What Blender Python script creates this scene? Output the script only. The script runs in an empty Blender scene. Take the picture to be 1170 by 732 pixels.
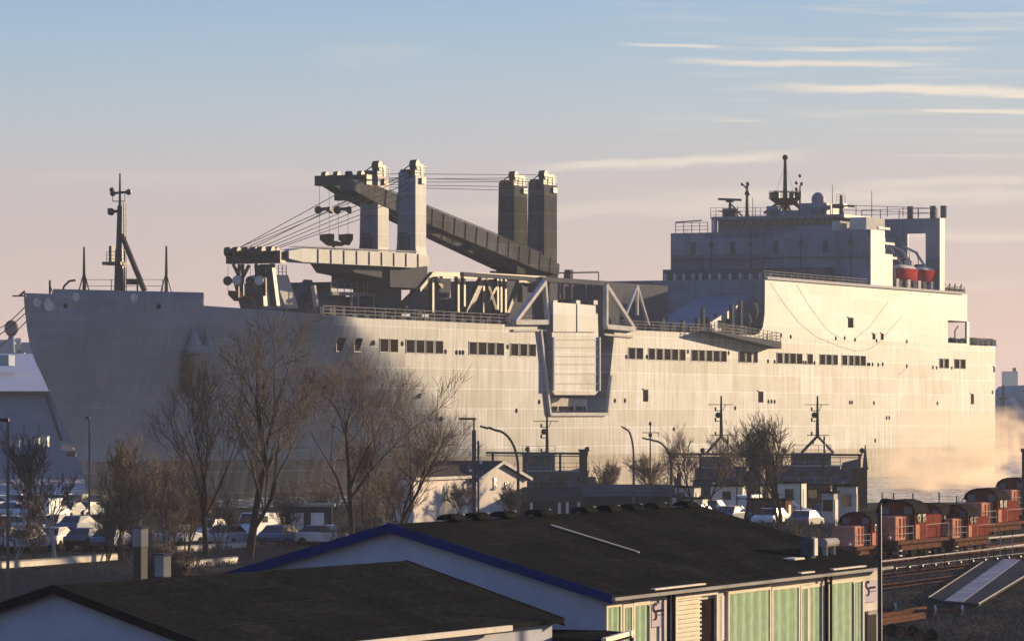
import bpy, bmesh, math, random
from mathutils import Vector, Matrix
C = bpy.context.scene
COL = C.collection
R = math.radians
# ------------------------------------------------------------------ camera, light, world
F, CX, CY, H = 4800.0, 585.0, 472.0, 11.2          # focal in photo pixels, principal column, horizon row, eye height
cam_d = bpy.data.cameras.new("camera"); cam = bpy.data.objects.new("camera", cam_d); COL.objects.link(cam)
cam.location = (0, 0, H); cam.rotation_euler = (R(90), 0, 0)
cam_d.sensor_fit = 'HORIZONTAL'; cam_d.sensor_width = 36.0
cam_d.lens = 36.0 * F / 1170.0
cam_d.shift_y = (CY - 366.0) / 1170.0
cam_d.clip_start = 1.0; cam_d.clip_end = 20000.0
C.camera = cam
SUN_AZ, SUN_EL = R(42.0), R(8.0)
EXPO = 1.6
C.view_settings.view_transform = 'Standard'; C.view_settings.look = 'None'
C.view_settings.exposure = EXPO; C.view_settings.gamma = 1.0; C.view_settings.use_curve_mapping = False
sd = bpy.data.lights.new("sun", 'SUN'); sun = bpy.data.objects.new("sun", sd); COL.objects.link(sun)
sd.energy = 5.0; sd.angle = R(0.6); sd.color = (1.0, 0.74, 0.44)
sdir = Vector((math.sin(SUN_AZ)*math.cos(SUN_EL), math.cos(SUN_AZ)*math.cos(SUN_EL), math.sin(SUN_EL)))
sun.rotation_euler = sdir.to_track_quat('Z', 'Y').to_euler(); sun.location = (100, 0, 120)
C.cycles.volume_bounces = 1; C.cycles.max_bounces = 6; C.cycles.transparent_max_bounces = 12
C.cycles.volume_step_rate = 1.0; C.cycles.volume_max_steps = 256

def lin(r, g, b, k=1.0):
    f = lambda c: (c/255/12.92 if c/255 <= .04045 else ((c/255+.055)/1.055)**2.4)
    return (f(r)*k, f(g)*k, f(b)*k, 1.0)

w = bpy.data.worlds.new("World"); C.world = w; w.use_nodes = True
nt = w.node_tree; nt.nodes.clear(); N = nt.nodes.new; L = nt.links.new
out = N('ShaderNodeOutputWorld'); add = N('ShaderNodeAddShader')
b1 = N('ShaderNodeBackground'); b2 = N('ShaderNodeBackground')
sky = N('ShaderNodeTexSky'); sky.sky_type = 'NISHITA'; sky.sun_disc = False
sky.sun_elevation = SUN_EL; sky.sun_rotation = SUN_AZ; sky.air_density = 1.0; sky.dust_density = 0.6
b1.inputs['Strength'].default_value = 0.05 * 0.2
L(sky.outputs[0], b1.inputs['Color'])
tc = N('ShaderNodeTexCoord'); sx = N('ShaderNodeSeparateXYZ'); L(tc.outputs['Generated'], sx.inputs[0])
rp = N('ShaderNodeValToRGB'); mr = N('ShaderNodeMath'); mr.operation = 'POWER'; mr.inputs[1].default_value = 0.5
mx0 = N('ShaderNodeMath'); mx0.operation = 'MAXIMUM'; mx0.inputs[1].default_value = 0.0
L(sx.outputs['Z'], mx0.inputs[0]); L(mx0.outputs[0], mr.inputs[0]); L(mr.outputs[0], rp.inputs[0])
K = 0.326
def zel(py): return math.sqrt(max(0, (CY-py)/F))
stops = [(0.0, lin(180, 154, 158, K)), (zel(390), lin(184, 158, 164, K)), (zel(270), lin(174, 159, 174, K)), (zel(190), lin(167, 162, 179, K)),
         (zel(130), lin(156, 166, 186, K)), (zel(60), lin(138, 164, 194, K)), (zel(0), lin(124, 158, 196, K)),
         (0.42, lin(98, 134, 196, K)), (1.0, lin(74, 112, 190, K))]
el = rp.color_ramp.elements
el[0].position = 0; el[0].color = stops[0][1]; el[1].position = 1; el[1].color = stops[-1][1]
for p, c in stops[1:-1]:
    e = el.new(p); e.color = c
# thin streaky clouds: noise in azimuth / elevation
at = N('ShaderNodeMath'); at.operation = 'ARCTAN2'; L(sx.outputs['X'], at.inputs[0]); L(sx.outputs['Y'], at.inputs[1])
cb = N('ShaderNodeCombineXYZ'); m1 = N('ShaderNodeMath'); m1.operation = 'MULTIPLY'; m1.inputs[1].default_value = 22.0
m2 = N('ShaderNodeMath'); m2.operation = 'MULTIPLY'; m2.inputs[1].default_value = 460.0
tl = N('ShaderNodeMath'); tl.operation = 'MULTIPLY_ADD'; tl.inputs[1].default_value = 10.0     # slight tilt of the streaks
L(at.outputs[0], m1.inputs[0]); L(at.outputs[0], tl.inputs[0]); L(m2.outputs[0], tl.inputs[2])
L(sx.outputs['Z'], m2.inputs[0]); L(m1.outputs[0], cb.inputs[0]); L(tl.outputs[0], cb.inputs[1])
def smooth(inp, a, b):
    m = N('ShaderNodeMapRange'); m.interpolation_type = 'SMOOTHSTEP'; L(inp, m.inputs[0])
    m.inputs[1].default_value = a; m.inputs[2].default_value = b; return m.outputs[0]
def mul(a, b):
    m = N('ShaderNodeMath'); m.operation = 'MULTIPLY'
    (L(a, m.inputs[0]) if not isinstance(a, float) else setattr(m.inputs[0], 'default_value', a))
    (L(b, m.inputs[1]) if not isinstance(b, float) else setattr(m.inputs[1], 'default_value', b)); return m.outputs[0]
def addn(a, b):
    m = N('ShaderNodeMath'); m.operation = 'ADD'; m.use_clamp = True; L(a, m.inputs[0]); L(b, m.inputs[1]); return m.outputs[0]
n1 = N('ShaderNodeTexNoise'); n1.inputs['Scale'].default_value = 1.0; n1.inputs['Detail'].default_value = 5; n1.inputs['Roughness'].default_value = .55
L(cb.outputs[0], n1.inputs['Vector'])
cl = smooth(n1.outputs[0], 0.46, 0.70)
right = smooth(at.outputs[0], 0.005, 0.08)
wide = mul(mul(cl, right), smooth(sx.outputs['Z'], .055, .075))
# individual bands: (px centre, py centre, half length, half height, strength)
wob = N('ShaderNodeTexNoise'); wob.inputs['Scale'].default_value = 1.0; wob.inputs['Detail'].default_value = 4
cb2 = N('ShaderNodeCombineXYZ'); L(mul(at.outputs[0], 60.0), cb2.inputs[0]); L(mul(sx.outputs['Z'], 300.0), cb2.inputs[1]); L(cb2.outputs[0], wob.inputs['Vector'])
total = mul(wide, 0.32)
for (px, py, hl, hh, s, tilt) in [(770, 54, 75, 3.0, .7, .03), (1000, 59, 150, 3.5, .55, 0), (920, 75, 190, 5, .8, .02), (1060, 106, 220, 7.5, .95, .03),
                            (1120, 130, 90, 3, .8, .03), (760, 186, 200, 8, .7, -.05), (1090, 209, 150, 7, .45, -.03), (1000, 225, 330, 12, .4, 0),
                            (845, 139, 36, 2.0, .4, 0), (700, 240, 260, 12, .3, -.02), (1100, 270, 240, 8, .4, .02), (430, 62, 90, 16, .12, 0), (210, 205, 260, 14, .14, .01), (1100, 180, 120, 2, .3, .02), (980, 330, 300, 10, .22, -.03)]:
    ca = (px-CX)/F; cz = (CY-py)/F
    dx = N('ShaderNodeMath'); dx.operation = 'SUBTRACT'; L(at.outputs[0], dx.inputs[0]); dx.inputs[1].default_value = ca
    dz = N('ShaderNodeMath'); dz.operation = 'SUBTRACT'; L(sx.outputs['Z'], dz.inputs[0]); dz.inputs[1].default_value = cz
    tlt = N('ShaderNodeMath'); tlt.operation = 'MULTIPLY_ADD'; L(dx.outputs[0], tlt.inputs[0]); tlt.inputs[1].default_value = tilt; L(dz.outputs[0], tlt.inputs[2])
    wz = N('ShaderNodeMath'); wz.operation = 'MULTIPLY_ADD'; L(wob.outputs[0], wz.inputs[0]); wz.inputs[1].default_value = hh/F*2.2; wz.inputs[2].default_value = -hh/F*1.1
    zz = N('ShaderNodeMath'); zz.operation = 'ADD'; L(tlt.outputs[0], zz.inputs[0]); L(wz.outputs[0], zz.inputs[1])
    ax = N('ShaderNodeMath'); ax.operation = 'ABSOLUTE'; L(dx.outputs[0], ax.inputs[0])
    az = N('ShaderNodeMath'); az.operation = 'ABSOLUTE'; L(zz.outputs[0], az.inputs[0])
    tap = mul(smooth(ax.outputs[0], hl/F, hl/F*.35), smooth(az.outputs[0], hh/F*1.1, hh/F*.15))
    total = addn(total, mul(tap, float(s)))
mixc = N('ShaderNodeMix'); mixc.data_type = 'RGBA'; L(total, mixc.inputs[0]); L(rp.outputs[0], mixc.inputs[6]); mixc.inputs[7].default_value = lin(216, 203, 196, K)
L(mixc.outputs[2], b2.inputs['Color']); b2.inputs['Strength'].default_value = 0.95
L(b1.outputs[0], add.inputs[0]); L(b2.outputs[0], add.inputs[1]); L(add.outputs[0], out.inputs['Surface'])

# ------------------------------------------------------------------ helpers
def W(px, py, Y): return Vector(((px-CX)/F*Y, Y, H-(py-CY)/F*Y))          # pixel at a known depth
def G(px, py, z=2.2):                                                     # pixel on a level plane
    Y = (H-z)*F/(py-CY); return Vector(((px-CX)/F*Y, Y, z))

SPLIT = {'railing', 'eaves_flashing', 'deck_locker_house', 'deck_fitting', 'deck_clutter', 'vehicle_deck_gear', 'mooring_winch', 'deck_reel', 'boat_winch', 'covered_winch',
         'deck_equipment', 'machine_platform', 'roof_house', 'boat_deck_railing', 'davit_frame', 'boat_platform', 'floodlight_box', 'fairlead', 'ramp_upper_section', 'ramp_rib', 'superstructure',
         'jib_cross_beam', 'luffing_wires', 'hook_wire', 'handrail', 'jib_rest', 'step', 'bridge_railing', 'ramp_prop', 'anchor_bolster', 'crane_control_house', 'post', 'kerb', 'ramp_hoist_gantry', 'head_platform', 'boat_deck_railing', 'roof', 'hull_side'}
SPLIT.discard('roof'); SPLIT.add('trunk')
class MB:
    def __init__(s): s.v = []; s.f = []; s.m = []; s.mi = 0; s.T = None
    def add(s, vs, fs):
        n = len(s.v)
        for v in vs:
            v = Vector(v)
            if s.T is not None: v = s.T @ v
            s.v.append(tuple(v))
        for f in fs: s.f.append(tuple(i+n for i in f)); s.m.append(s.mi)
        return s
    def box(s, a, b):
        x0, x1 = sorted((a[0], b[0])); y0, y1 = sorted((a[1], b[1])); z0, z1 = sorted((a[2], b[2]))
        return s.add([(x0,y0,z0),(x1,y0,z0),(x1,y1,z0),(x0,y1,z0),(x0,y0,z1),(x1,y0,z1),(x1,y1,z1),(x0,y1,z1)],
                     [(0,3,2,1),(4,5,6,7),(0,1,5,4),(1,2,6,5),(2,3,7,6),(3,0,4,7)])
    def tube(s, p, q, r, r2=None, n=6, cap=True):
        p = Vector(p); q = Vector(q); r2 = r if r2 is None else r2; d = q-p
        if d.length < 1e-6: return s
        d.normalize(); a = d.orthogonal().normalized(); b = d.cross(a); vs = []
        for c, rr in ((p, r), (q, r2)):
            for i in range(n):
                t = 2*math.pi*i/n; vs.append(c + (a*math.cos(t)+b*math.sin(t))*rr)
        fs = [(i, (i+1) % n, n+(i+1) % n, n+i) for i in range(n)]
        if cap: fs += [tuple(reversed(range(n))), tuple(range(n, 2*n))]
        return s.add(vs, fs)
    def path(s, pts, r, n=6):
        for a, b in zip(pts, pts[1:]): s.tube(a, b, r, n=n)
        return s
    def beam(s, p, q, wd, h=None):                                        # square bar
        return s.tube(p, q, (wd)*.7071, n=4)
    def prism(s, poly, off):                                              # 3-D polygon swept by off
        n = len(poly); off = Vector(off); A = [Vector(p) for p in poly]
        return s.add(A+[p+off for p in A], [tuple(range(n)), tuple(reversed(range(n, 2*n)))] + [(i, n+i, n+(i+1) % n, (i+1) % n) for i in range(n)])
    def ball(s, c, r, n=10, m=6, sz=1.0, top=False):
        vs = []; fs = []; c = Vector(c)
        for j in range(m+1):
            t = math.pi*j/m
            for i in range(n):
                a = 2*math.pi*i/n; vs.append(c+Vector((r*math.sin(t)*math.cos(a), r*math.sin(t)*math.sin(a), r*sz*math.cos(t))))
        for j in range(m):
            for i in range(n):
                fs.append((j*n+i, (j+1)*n+i, (j+1)*n+(i+1) % n, j*n+(i+1) % n))
        return s.add(vs, fs)
    def islands(s):
        par = list(range(len(s.v)))
        def find(a):
            while par[a] != a: par[a] = par[par[a]]; a = par[a]
            return a
        for f in s.f:
            for i in f[1:]: par[find(i)] = find(f[0])
        groups = {}
        for i in range(len(s.v)): groups.setdefault(find(i), []).append(i)
        bb = []
        for k, ids in groups.items():
            lo = [min(s.v[i][c] for i in ids) for c in range(3)]; hi = [max(s.v[i][c] for i in ids) for c in range(3)]; bb.append([{k}, lo, hi])
        ch = True
        while ch:
            ch = False
            for i in range(len(bb)):
                for j in range(i+1, len(bb)):
                    if all(bb[i][1][c]-.06 <= bb[j][2][c] and bb[j][1][c]-.06 <= bb[i][2][c] for c in range(3)):
                        bb[i][0] |= bb[j][0]; bb[i][1] = [min(a, b) for a, b in zip(bb[i][1], bb[j][1])]; bb[i][2] = [max(a, b) for a, b in zip(bb[i][2], bb[j][2])]
                        bb.pop(j); ch = True; break
                if ch: break
        res = []
        for ks, _, _ in bb:
            m = MB(); mp = {}
            for f, mi in zip(s.f, s.m):
                if find(f[0]) in ks:
                    g = []
                    for i in f:
                        if i not in mp: mp[i] = len(m.v); m.v.append(s.v[i])
                        g.append(mp[i])
                    m.f.append(tuple(g)); m.m.append(mi)
            res.append(m)
        return res
    def build(s, name, mats, parent=None, smooth=False, bevel=0):
        if parent is not None and name in SPLIT:
            isl = s.islands()
            if len(isl) > 1:
                os_ = [m._build(name, mats, parent, smooth, bevel) for m in isl]; return os_[0]
        return s._build(name, mats, parent, smooth, bevel)
    def _build(s, name, mats, parent=None, smooth=False, bevel=0):
        me = bpy.data.meshes.new(name); me.from_pydata(s.v, [], s.f)
        bm = bmesh.new(); bm.from_mesh(me)
        bmesh.ops.remove_doubles(bm, verts=bm.verts, dist=1e-4)
        bmesh.ops.recalc_face_normals(bm, faces=bm.faces) if not smooth == 'keep' else None
        bm.to_mesh(me); bm.free()
        if not isinstance(mats, (list, tuple)): mats = [mats]
        for m in mats: me.materials.append(m)
        if len(mats) > 1 and len(me.polygons) == len(s.m):
            for p, mi in zip(me.polygons, s.m): p.material_index = mi
        if smooth:
            for p in me.polygons: p.use_smooth = True
        o = bpy.data.objects.new(name, me); COL.objects.link(o)
        if parent: o.parent = parent
        if bevel:
            b = o.modifiers.new('bevel', 'BEVEL'); b.width = bevel; b.segments = 2; b.limit_method = 'ANGLE'
        return o

def tag(o, label, cat, group=None, kind=None):
    if label: o['label'] = label
    if cat: o['category'] = cat
    if group: o['group'] = group
    if kind: o['kind'] = kind
    return o
def empty(name, loc, rz=0, label=None, cat=None, group=None):
    o = bpy.data.objects.new(name, None); COL.objects.link(o); o.location = loc; o.rotation_euler = (0, 0, rz)
    o.empty_display_size = 0.5
    return tag(o, label, cat, group)
def copy_tree(o, parent=None):
    c = o.copy(); COL.objects.link(c); c.parent = parent
    for ch in list(o.children): copy_tree(ch, c)
    return c
def structure(o): o['kind'] = 'structure'; return o

# ------------------------------------------------------------------ materials
MATS = {}
def mat(name, col, rough=.7, metal=0.0, var=.15, scale=2.0, bump=0.0, stretch=(1, 1, 1), detail=4, var2=None, spec=0.0):
    m = bpy.data.materials.new(name); m.use_nodes = True; t = m.node_tree; n = t.nodes; l = t.links
    b = n['Principled BSDF']; b.inputs['Roughness'].default_value = rough; b.inputs['Metallic'].default_value = metal
    b.inputs['Specular IOR Level'].default_value = spec
    c = n.new('ShaderNodeTexCoord'); mp = n.new('ShaderNodeMapping'); mp.inputs['Scale'].default_value = stretch
    ns = n.new('ShaderNodeTexNoise'); ns.inputs['Scale'].default_value = scale; ns.inputs['Detail'].default_value = detail
    l.new(c.outputs['Object'], mp.inputs[0]); l.new(mp.outputs[0], ns.inputs['Vector'])
    cr = n.new('ShaderNodeValToRGB'); e = cr.color_ramp.elements; e[0].position = .3; e[1].position = .7
    c2 = var2 or [x*(1-var) for x in col]
    c1 = [min(1, x*(1+var*.6)) for x in col] if not var2 else col
    e[0].color = (*c2, 1); e[1].color = (*c1, 1)
    l.new(ns.outputs[0], cr.inputs[0]); l.new(cr.outputs[0], b.inputs['Base Color'])
    if bump:
        bp = n.new('ShaderNodeBump'); bp.inputs['Strength'].default_value = bump; bp.inputs['Distance'].default_value = .05
        l.new(ns.outputs[0], bp.inputs['Height']); l.new(bp.outputs[0], b.inputs['Normal'])
    MATS[name] = m; return m

def ship_material(name, base, streaky=1.0, ky=1.0, seam=1.45, spec=.03, bow_fade=False):
    m = bpy.data.materials.new(name); m.use_nodes = True; t = m.node_tree; n = t.nodes; l = t.links
    b = n['Principled BSDF']; b.inputs['Roughness'].default_value = .55; b.inputs['Specular IOR Level'].default_value = spec
    c = n.new('ShaderNodeTexCoord'); s = n.new('ShaderNodeSeparateXYZ'); l.new(c.outputs['Object'], s.inputs[0])
    def comb(a, b_, sa, sb):
        k = n.new('ShaderNodeCombineXYZ'); m1 = n.new('ShaderNodeMath'); m1.operation = 'MULTIPLY'; m1.inputs[1].default_value = sa
        m2 = n.new('ShaderNodeMath'); m2.operation = 'MULTIPLY'; m2.inputs[1].default_value = sb
        l.new(a, m1.inputs[0]); l.new(b_, m2.inputs[0]); l.new(m1.outputs[0], k.inputs[0]); l.new(m2.outputs[0], k.inputs[1]); return k.outputs[0]
    xy = n.new('ShaderNodeMath'); xy.operation = 'MULTIPLY_ADD'; l.new(s.outputs['Y'], xy.inputs[0]); xy.inputs[1].default_value = ky; l.new(s.outputs['X'], xy.inputs[2])
    # welded strakes: plates 12 m by 2.35 m, slightly different greys, pale weld seams
    br = n.new('ShaderNodeTexBrick'); br.offset = .37; br.inputs['Scale'].default_value = 1.0
    br.inputs['Brick Width'].default_value = 13.0; br.inputs['Row Height'].default_value = 2.35; br.inputs['Mortar Size'].default_value = .085
    br.inputs['Mortar Smooth'].default_value = .5; br.inputs['Bias'].default_value = 0
    k1 = .70; k2 = 1.14
    br.inputs['Color1'].default_value = (base[0]*k1, base[1]*k1, base[2]*k1*.98, 1); br.inputs['Color2'].default_value = (base[0]*k2, base[1]*k2, base[2]*k2, 1)
    br.inputs['Mortar'].default_value = (base[0]*seam, base[1]*seam, base[2]*seam, 1)
    l.new(comb(xy.outputs[0], s.outputs['Z'], 1, 1), br.inputs['Vector'])
    br2 = n.new('ShaderNodeTexBrick'); br2.inputs['Scale'].default_value = 1.0; br2.inputs['Brick Width'].default_value = 3.1; br2.inputs['Row Height'].default_value = .78
    br2.inputs['Mortar Size'].default_value = .03; br2.inputs['Mortar Smooth'].default_value = 1.0
    br2.inputs['Color1'].default_value = (.90, .90, .90, 1); br2.inputs['Color2'].default_value = (1, 1, 1, 1); br2.inputs['Mortar'].default_value = (.78, .76, .74, 1)
    l.new(comb(xy.outputs[0], s.outputs['Z'], 1, 1), br2.inputs['Vector'])
    # rain and rust streaks
    st = n.new('ShaderNodeTexNoise'); st.inputs['Scale'].default_value = 1.0; st.inputs['Detail'].default_value = 6; st.inputs['Roughness'].default_value = .6
    l.new(comb(xy.outputs[0], s.outputs['Z'], 1.1, .10), st.inputs['Vector'])
    sr = n.new('ShaderNodeValToRGB'); sr.color_ramp.elements[0].position = .35; sr.color_ramp.elements[1].position = .62
    sr.color_ramp.elements[0].color = (1-.34*streaky, 1-.38*streaky, 1-.44*streaky, 1); sr.color_ramp.elements[1].color = (1, 1, 1, 1)
    l.new(st.outputs[0], sr.inputs[0])
    bl = n.new('ShaderNodeTexNoise'); bl.inputs['Scale'].default_value = .09; bl.inputs['Detail'].default_value = 5
    l.new(c.outputs['Object'], bl.inputs['Vector'])
    b2 = n.new('ShaderNodeValToRGB'); b2.color_ramp.elements[0].position = .35; b2.color_ramp.elements[1].position = .65
    b2.color_ramp.elements[0].color = (.84, .83, .82, 1); b2.color_ramp.elements[1].color = (1.0, 1, 1, 1); l.new(bl.outputs[0], b2.inputs[0])
    # rust blooms
    ru = n.new('ShaderNodeTexNoise'); ru.inputs['Scale'].default_value = 1.0; ru.inputs['Detail'].default_value = 8; ru.inputs['Roughness'].default_value = .65
    l.new(comb(xy.outputs[0], s.outputs['Z'], .45, .16), ru.inputs['Vector'])
    rr = n.new('ShaderNodeValToRGB'); rr.color_ramp.elements[0].position = .61; rr.color_ramp.elements[1].position = .78
    rr.color_ramp.elements[0].color = (0, 0, 0, 1); rr.color_ramp.elements[1].color = (.6*streaky, .6*streaky, .6*streaky, 1); l.new(ru.outputs[0], rr.inputs[0])
    def mulc(a, b_):
        x = n.new('ShaderNodeMix'); x.data_type = 'RGBA'; x.blend_type = 'MULTIPLY'; x.inputs[0].default_value = 1
        l.new(a, x.inputs[6]); l.new(b_, x.inputs[7]); return x.outputs[2]
    so = sr.outputs[0]
    if bow_fade:      # streaks and plate contrast fade out towards the bow
        mr_ = n.new('ShaderNodeMapRange'); mr_.interpolation_type = 'SMOOTHSTEP'; mr_.inputs[1].default_value = 48; mr_.inputs[2].default_value = 95; mr_.inputs[3].default_value = .80; mr_.inputs[4].default_value = 0.0
        l.new(s.outputs['X'], mr_.inputs[0]); fx = n.new('ShaderNodeMix'); fx.data_type = 'RGBA'; l.new(mr_.outputs[0], fx.inputs[0]); l.new(so, fx.inputs[6]); fx.inputs[7].default_value = (.92, .92, .92, 1); so = fx.outputs[2]
    bo = br.outputs[0]
    if bow_fade:
        fb = n.new('ShaderNodeMix'); fb.data_type = 'RGBA'; l.new(mr_.outputs[0], fb.inputs[0]); l.new(bo, fb.inputs[6]); fb.inputs[7].default_value = (base[0]*.93, base[1]*.95, base[2], 1); bo = fb.outputs[2]
    colr = mulc(mulc(mulc(bo, br2.outputs[0]), so), b2.outputs[0])
    x = n.new('ShaderNodeMix'); x.data_type = 'RGBA'; l.new(rr.outputs[0], x.inputs[0]); l.new(colr, x.inputs[6]); x.inputs[7].default_value = (.20, .10, .055, 1)
    l.new(x.outputs[2], b.inputs['Base Color'])
    bp = n.new('ShaderNodeBump'); bp.inputs['Strength'].default_value = .25; bp.inputs['Distance'].default_value = .06
    pn = n.new('ShaderNodeTexNoise'); pn.inputs['Scale'].default_value = .55; pn.inputs['Detail'].default_value = 2
    l.new(c.outputs['Object'], pn.inputs['Vector']); l.new(pn.outputs[0], bp.inputs['Height']); l.new(bp.outputs[0], b.inputs['Normal'])
    MATS[name] = m; return m

hullm = ship_material('hull_grey_paint', (.265, .295, .335), 1.45, 0.0, 1.5, .03, True)
supm = ship_material('superstructure_paint', (.195, .23, .285), .5, 1.0, 1.12, .04)
darkm = mat('deck_gear_grey', (.085, .09, .10), .8, spec=0.0)
shadem = ship_material('shaded_crane_paint', (.10, .105, .115), .8, 1.0, 1.2, 0.0)  # crane grey darkened: the superstructure's shade is put into the aft crane's colour
white = mat('white_painted_steel', (.43, .42, .40), .6, var=.2, spec=0.0)
railm = mat('railing_grey', (.22, .21, .195), .7, var=.2)
bootm = ship_material('boot_top_paint', (.235, .215, .20), 1.4, 0.0, 1.3, .02)
steel = mat('dark_steel', (.06, .058, .056), .5, .4)
wirem = mat('wire_rope', (.05, .045, .045), .6)
glassd = mat('dark_glass', (.012, .012, .014), .15, var=.3, spec=.5)
shutter = mat('dark_shutter', (.022, .017, .016), 1.0, var=.4, spec=0.0)
maroon = mat('lifeboat_maroon', (.26, .03, .025), .5)
orange = mat('lifeboat_orange', (.5, .13, .05), .4)
roofm = mat('bitumen_roof', (.013, .0145, .0155), 1.0, var=.5, scale=6, detail=8, bump=.08, stretch=(1, 1, 1), spec=0.0)
def add_courses(m):      # lapped felt sheets: strips down the slope with slightly different greys and a dusty lap edge
    t = m.node_tree; n = t.nodes; l = t.links; b = n['Principled BSDF']; src = b.inputs['Base Color'].links[0].from_socket
    c = n.new('ShaderNodeTexCoord'); br = n.new('ShaderNodeTexBrick'); br.inputs['Scale'].default_value = 1.0; br.inputs['Brick Width'].default_value = 2.6; br.inputs['Row Height'].default_value = 1.05
    br.inputs['Mortar Size'].default_value = .03; br.inputs['Mortar Smooth'].default_value = .6; br.inputs['Color1'].default_value = (.86, .86, .86, 1); br.inputs['Color2'].default_value = (1.1, 1.1, 1.08, 1); br.inputs['Mortar'].default_value = (1.5, 1.45, 1.4, 1)
    l.new(c.outputs['Object'], br.inputs['Vector'])
    st = n.new('ShaderNodeTexNoise'); st.inputs['Scale'].default_value = .5; st.inputs['Detail'].default_value = 6; l.new(c.outputs['Object'], st.inputs['Vector'])
    cr = n.new('ShaderNodeValToRGB'); e = cr.color_ramp.elements; e[0].position = .42; e[0].color = (.85, .85, .85, 1); e[1].position = .70; e[1].color = (1.4, 1.38, 1.3, 1); l.new(st.outputs[0], cr.inputs[0])
    a = n.new('ShaderNodeMix'); a.data_type = 'RGBA'; a.blend_type = 'MULTIPLY'; a.inputs[0].default_value = 1; l.new(src, a.inputs[6]); l.new(br.outputs[0], a.inputs[7])
    d = n.new('ShaderNodeMix'); d.data_type = 'RGBA'; d.blend_type = 'MULTIPLY'; d.inputs[0].default_value = 1; l.new(a.outputs[2], d.inputs[6]); l.new(cr.outputs[0], d.inputs[7]); l.new(d.outputs[2], b.inputs['Base Color'])
add_courses(roofm)
stucco = mat('pale_render', (.42, .43, .47), .9, var=.10, scale=1.2, detail=6, bump=.1)
stucco2 = mat('cream_render', (.50, .46, .42), .9, var=.16, scale=.8, detail=8, bump=.1)
bluem = mat('blue_verge_paint', (.009, .028, .115), .7, spec=0.0)
blackm = mat('dark_verge_board', (.02, .018, .018), .7)
greenm = mat('green_sheet', (.27, .37, .25), .7, var=.14, scale=3)
cream = mat('cream_metal', (.62, .57, .47), .6, var=.12, scale=3)
bark = mat('bark', (.052, .042, .036), .95, var=.4, scale=6)
twig = mat('twig_bark', (.115, .10, .09), .95, var=.4, scale=2)
twig2 = mat('red_brown_twigs', (.125, .10, .087), .95, var=.4, scale=2)
twig3 = mat('pale_twigs', (.16, .125, .10), .95, var=.3, scale=2)
birch = mat('birch_bark', (.35, .31, .27), .9, var=.4, scale=5)
redm = mat('locomotive_red', (.15, .04, .03), .6, var=.3, spec=0.0)
pinkm = mat('sunlit_red_panel', (.40, .19, .13), .6, var=.15)  # red lightened to pink, painting sunlight onto the hood and cab side
lampm = mat('galvanised_pole', (.12, .115, .11), .5, .5)
concrete = mat('concrete', (.28, .27, .25), .9, var=.25, scale=.8, detail=8)
tugm = mat('patrol_grey', (.055, .068, .095), .6, var=.2, scale=1)
brown = mat('rusty_iron', (.105, .055, .04), .85, var=.4, scale=3)
tyre = mat('tyre_rubber', (.02, .02, .02), .8)
chrome = mat('lamp_glass', (.7, .7, .68), .1, spec=.5)
tileroof = mat('slate_roof', (.05, .045, .042), .8, var=.3, scale=2)

# ------------------------------------------------------------------ setting: ground, water, far shore
def ground_mat():
    m = bpy.data.materials.new('ground'); m.use_nodes = True; t = m.node_tree; n = t.nodes; l = t.links; b = n['Principled BSDF']; b.inputs['Roughness'].default_value = .95
    b.inputs['Specular IOR Level'].default_value = 0.0
    c = n.new('ShaderNodeTexCoord'); a = n.new('ShaderNodeTexNoise'); a.inputs['Scale'].default_value = .06; a.inputs['Detail'].default_value = 10
    a.inputs['Roughness'].default_value = .65
    mp = n.new('ShaderNodeMapping'); mp.inputs['Rotation'].default_value = (0, 0, R(-22)); mp.inputs['Scale'].default_value = (2.2, .8, 1)
    l.new(c.outputs['Object'], mp.inputs[0]); l.new(mp.outputs[0], a.inputs['Vector'])
    cr = n.new('ShaderNodeValToRGB'); e = cr.color_ramp.elements; e[0].position = .3; e[0].color = (.020, .021, .016, 1); e[1].position = .75; e[1].color = (.075, .06, .048, 1)
    x = e.new(.5); x.color = (.036, .033, .028, 1); x = e.new(.62); x.color = (.05, .046, .04, 1)
    l.new(a.outputs[0], cr.inputs[0]); l.new(cr.outputs[0], b.inputs['Base Color'])
    bp = n.new('ShaderNodeBump'); bp.inputs['Strength'].default_value = .6; bp.inputs['Distance'].default_value = .3
    f = n.new('ShaderNodeTexNoise'); f.inputs['Scale'].default_value = 1.5; f.inputs['Detail'].default_value = 6; l.new(c.outputs['Object'], f.inputs['Vector'])
    l.new(f.outputs[0], bp.inputs['Height']); l.new(bp.outputs[0], b.inputs['Normal']); return m
gm = ground_mat()
edge = [(-900, 392), (-60, 392), (-38, 398), (0, 415), (40, 425), (900, 430)]
g = MB(); pts = [(-900, -60, 2.2), (900, -60, 2.2)] + [(x, y, 2.2) for x, y in reversed(edge)]
g.add(pts, [tuple(range(len(pts)))])
structure(g.build('ground', gm))
q = MB()
for a, b in zip(edge, edge[1:]): q.add([(a[0], a[1], -2), (b[0], b[1], -2), (b[0], b[1], 2.2), (a[0], a[1], 2.2)], [(0, 1, 2, 3)])
structure(q.build('quay_face', concrete))
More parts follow.
